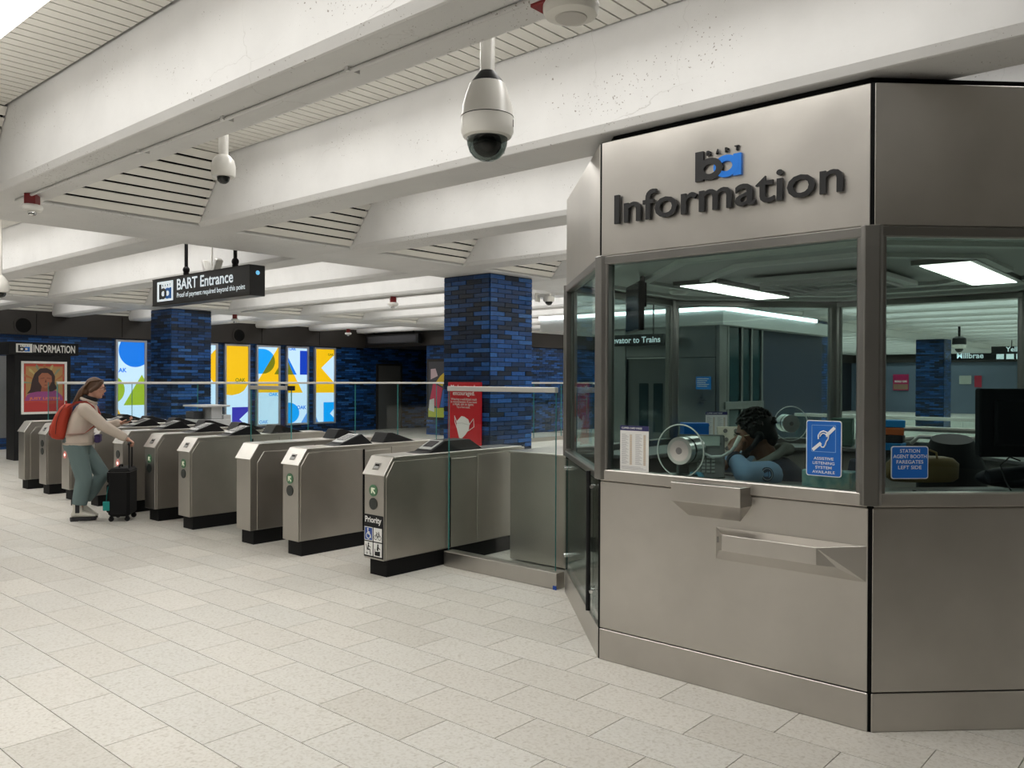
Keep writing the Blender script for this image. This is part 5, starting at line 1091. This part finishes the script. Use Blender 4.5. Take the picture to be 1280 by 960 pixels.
t = thing('waist_pouch', 'small violet pouch hanging at the woman\'s front under her jacket', 'pouch', WO.location, R(60)); part('pouch_body', MB().box(.14, .20, -.10, .06, .88, .97), mat('pouch_violet', (.05, .03, .12), .7), t, .015); part('flap', MB().box(.138, .203, -.103, .063, .945, .973), mat('pouch_flap', (.035, .02, .09), .7), t, .01)
t = thing('phone', 'smartphone in the far hand of the woman', 'phone', WO.location, R(60)); part('case', MB().bx(Matrix.Translation((.475, .098, 1.123)) @ Matrix.Rotation(R(-12), 4, 'Y'), .145, .070, .009), M_BLACK, t, .003); part('screen', MB().bx(Matrix.Translation((.475, .098, 1.1285)) @ Matrix.Rotation(R(-12), 4, 'Y'), .132, .062, .002), mat('phone_screen', (.02, .02, .03), .1), t)
SU = thing('suitcase', 'black wheeled suitcase with teal tag and raised handle beside the woman', 'suitcase', (-9.655, 4.215, 0), R(232)); M_SU = mat('suitcase_black', (.006, .006, .0065), .65, spec=.2)
part('shell', MB().box(-.115, .115, -.19, .17, .055, .60), M_SU, SU, .03)
part('front_pocket', MB().box(.11, .135, -.165, .145, .10, .42), M_SU, SU, .012); part('top_pocket', MB().box(.11, .130, -.165, .145, .44, .565), M_SU, SU, .010)
part('zip_line', MB().box(-.118, .118, -.193, .173, .555, .560), mat('zip_grey', (.05, .05, .05), .4), SU)
for x in (-.085, .085):
    for y in (-.15, .13): o = part('wheel', MB().cyl((x, y-.012, .028), (x, y+.012, .028), .028, n=16), M_BLACK, SU, smooth=40); part('caster_fork', MB().box(x-.016, x+.016, y-.018, y+.018, .03, .06), M_SU, o)
for y in (-.06, .06): part('telescopic_tube', MB().cyl((-.085, y, .59), (-.085, y, .875), .009, n=10), M_BLACK, SU, smooth=40)
part('grip', MB().tube([(-.085, -.075, .862), (-.085, -.06, .88), (-.085, .06, .88), (-.085, .075, .862)], .014, 10), M_BLACK, SU, smooth=60)
part('carry_handle', MB().tube([(.02, -.07, .60), (.02, -.06, .625), (.02, .05, .625), (.02, .06, .60)], .010, 8), M_SU, SU, smooth=60)
o = part('luggage_tag', MB().box(.09, .16, .176, .186, .13, .235), mat('tag_teal', (.0, .24, .22), .5), SU, .004); part('tag_loop', MB().tube([(.125, .181, .235), (.118, .178, .33), (.110, .165, .40)], .003, 5), mat('tag_teal_dark', (.0, .15, .14), .5), o)
# --- agent in the booth
AG = thing('person', 'agent with short black hair in navy vest holding a handset inside the booth', 'person', (-1.99, 4.69, 0), R(215))
T1 = Matrix.Rotation(R(14), 4, 'Y'); HC = (.195, 0, 1.315); mb = MB(); P = head(mb, HC, T1, 1.04)
limb(mb, [(.09, 0, 1.10), (.12, 0, 1.17), (.16, 0, 1.25)], [.075, .064, .062])
oval(mb, [((-.10, 0, .60), .13, .18), ((-.10, 0, .72), .125, .17), ((-.05, 0, .90), .12, .165), ((.02, 0, 1.02), .125, .185), ((.07, 0, 1.12), .10, .17), ((.09, 0, 1.17), .06, .08)])
for s_ in (-1, 1): limb(mb, [(-.08, .10*s_, .64), (.36, .13*s_, .64), (.33, .13*s_, .30), (.31, .13*s_, .09)], [.095, .070, .052, .042]); limb(mb, [(.29, .13*s_, .06), (.46, .14*s_, .05)], [.045, .036])
A_L = [(.150, .20, 1.095), (.30, .33, 1.115), (.335, .14, 1.185)]; A_R = [(.10, -.20, 1.115), (.22, -.28, 1.12), (.37, -.10, 1.115)]
limb(mb, A_L, [.058, .048, .032]); limb(mb, A_R, [.058, .048, .032])
hand(mb, (.333, .130, 1.20), (-.3, -.18, .95), (-.55, -.55, -.1), (.25, -.7, .5), curl=(45, 55, 40), sc=1.05, tc=35)
hand(mb, (.385, -.085, 1.115), (.85, .5, -.05), (0, 0, -1), (-.5, .85, 0), curl=(12, 18, 12), sc=1.0, tc=10)
soft('body', mb, SKIN2, AG, .0065, 3)
face_bits(AG, P, T1, 1.04, lip=(.22, .08, .06), brow=(.01, .008, .007)); glasses(AG, P, mat('frame_metal', (.55, .48, .36), .2, 1), 1.04)
mb = MB(); mb.ell(P(-.018, 0, .028), .106, .090, .110, T1, 24, 14); mb.ell(P(-.070, 0, -.03), .055, .068, .07, T1, 16, 10)
for s_ in (-1, 1): mb.ell(P(.02, .076*s_, .02), .028, .014, .045, T1, 10, 8)
hr = soft('hair', mb, mat('hair_black', (.010, .009, .009), .7), AG, .008, 1); mb = MB(); rr = random.Random(5)
for k in range(240):
    a, b = rr.uniform(-2.9, 2.9), rr.uniform(.05, 1.0); q = Vector((math.sin(b*1.5)*math.cos(a), math.sin(b*1.5)*math.sin(a), math.cos(b*1.5)))
    if q.x > .8 and q.z < .4: continue
    c = P(-.018+.108*q.x, .092*q.y, .028+.112*q.z); mb.ell(c, .011, .011, .010, T1, 6, 4)
part('curls', mb, mat('hair_curl', (.014, .012, .011), .6), hr, smooth=80, kind='stuff')
VS = mat('vest_navy', (.008, .012, .028), .8); SH = mat('shirt_blue', (.20, .31, .47), .8); mb = MB()
oval(mb, [((-.10, 0, .62), .15, .20), ((-.095, 0, .75), .145, .19), ((-.05, 0, .90), .14, .185), ((.015, 0, 1.03), .145, .20), ((.065, 0, 1.12), .125, .185), ((.09, 0, 1.175), .085, .11)])
vs = soft('vest', mb, VS, AG, .009, 3)
mb = MB(); limb(mb, [A_L[0], A_L[1]], [.080, .064]); limb(mb, [A_L[1], tuple(Vector(A_L[1]).lerp(Vector(A_L[2]), .72))], [.062, .050]); sl = soft('sleeve', mb, SH, AG, .008, 3, 'light blue shirt sleeve with round patch')
mb = MB(); limb(mb, [A_R[0], A_R[1]], [.088, .068]); limb(mb, [A_R[1], tuple(Vector(A_R[1]).lerp(Vector(A_R[2]), .72))], [.066, .050]); soft('sleeve', mb, SH, AG, .008, 3)
a, b = Vector(A_L[1]).lerp(Vector(A_L[2]), .70), Vector(A_L[1]).lerp(Vector(A_L[2]), .92); part('cuff', MB().cyl(a, b, .054, .046, 18), VS, AG, smooth=50)
c0 = Vector((.185, .322, 1.112)); nrm = Vector((-.35, .93, .12)).normalized(); F = frame(c0, Vector((0, 0, 1)).cross(nrm), nrm.cross(Vector((0, 0, 1)).cross(nrm)))
pt = part('sleeve_patch', MB().cyl(F @ Vector((0, 0, -.03)), F @ Vector((0, 0, .006)), .038, n=28), mat('patch_navy', (.01, .02, .06), .6), sl); mb = MB(); annulus(mb, F @ Matrix.Translation((0, 0, .005)), 0, 0, (.033, .033), (.029, .029), .002, 28); part('patch_ring', mb, mat('patch_pale', (.30, .36, .42), .6), pt)
for q in ([(-.02, -.012), (.004, -.012), (.004, .014), (-.02, .004)], [(.008, -.02), (.022, -.008), (.016, .016), (.008, .010)]): part('patch_mark', MB().prism(q, F @ Matrix.Translation((0, 0, .005)), .002), mat('patch_blue', (.12, .25, .45), .6), pt)
mb = MB()
mb.tube([(.105+.085*math.cos(a), .095*math.sin(a), 1.185-.055*math.cos(a)) for a in [2*math.pi*i/24 for i in range(24)]], .027, 10, close=True)
limb(mb, [(.03, -.06, 1.215), (.0, 0, 1.225), (.03, .06, 1.215)], [.03, .036, .03])
soft('hood', mb, mat('hood_grey', (.20, .20, .175), .9), AG, .009, 3)
mb = MB()
for s_ in (-1, 1): limb(mb, [(-.08, .10*s_, .645), (.36, .13*s_, .645), (.33, .13*s_, .30), (.31, .13*s_, .12)], [.108, .084, .070, .066])
soft('trousers', mb, mat('trousers_navy', (.01, .013, .025), .8), AG, .012, 2)
for s_ in (-1, 1): part('shoe', MB().box(.25, .52, .085*s_-.0+(.0 if s_ > 0 else -.10), .085*s_+(.10 if s_ > 0 else .0), .022, .11), M_BLACK, AG, .03)
t = thing('handset', 'black telephone handset held to the ear of the agent', 'handset', AG.location, R(215))
e = P(-.004, .100, -.012); m_ = P(.085, .062, -.095)
part('grip', MB().tube([e+Vector((0, .012, 0)), (e+m_)/2+Vector((0, .040, 0)), m_+Vector((0.01, .02, 0))], [.017, .014, .017], 10), M_BLACK, t, smooth=60)
part('earpiece', MB().ell(e, .028, .014, .030, T1, 14, 8), M_BLACK, t, smooth=60); part('mouthpiece', MB().ell(m_, .026, .020, .024, T1, 14, 8), M_BLACK, t, smooth=60)
part('cord', MB().tube([m_+Vector((.01, .02, -.02)), m_+Vector((.04, .05, -.12)), (.42, .10, 1.085)], .004, 6), M_BLACK, t, smooth=60)
t = thing('office_chair', 'navy swivel chair under the agent with only its back edge showing', 'chair', (-1.93, 4.75, .02), R(215))
part('seat', MB().box(-.27, .20, -.24, .24, .44, .515), M_CHB, t, .03); mb = MB(); mb.ring([[(-.30-.05*(z-.6)+x, y, z) for x, y in ((-.025, -w_), (.025, -w_), (.025, w_), (-.025, w_))] for z, w_ in ((.56, .15), (.70, .21), (1.0, .22), (1.14, .16))]); part('backrest', mb, mat('chair_navy', (.01, .016, .04), .8), t, .01)
part('back_bar', MB().tube([(-.15, 0, .45), (-.30, 0, .48), (-.32, 0, .70)], .02, 8), M_BLACK, t); part('stem', MB().cyl((0, 0, .06), (0, 0, .45), .03), M_BLACK, t)
for k in range(5): a = R(72*k); part('foot', MB().tube([(0, 0, .08), (.27*math.cos(a), .27*math.sin(a), .03)], .02, 8), M_BLACK, t)
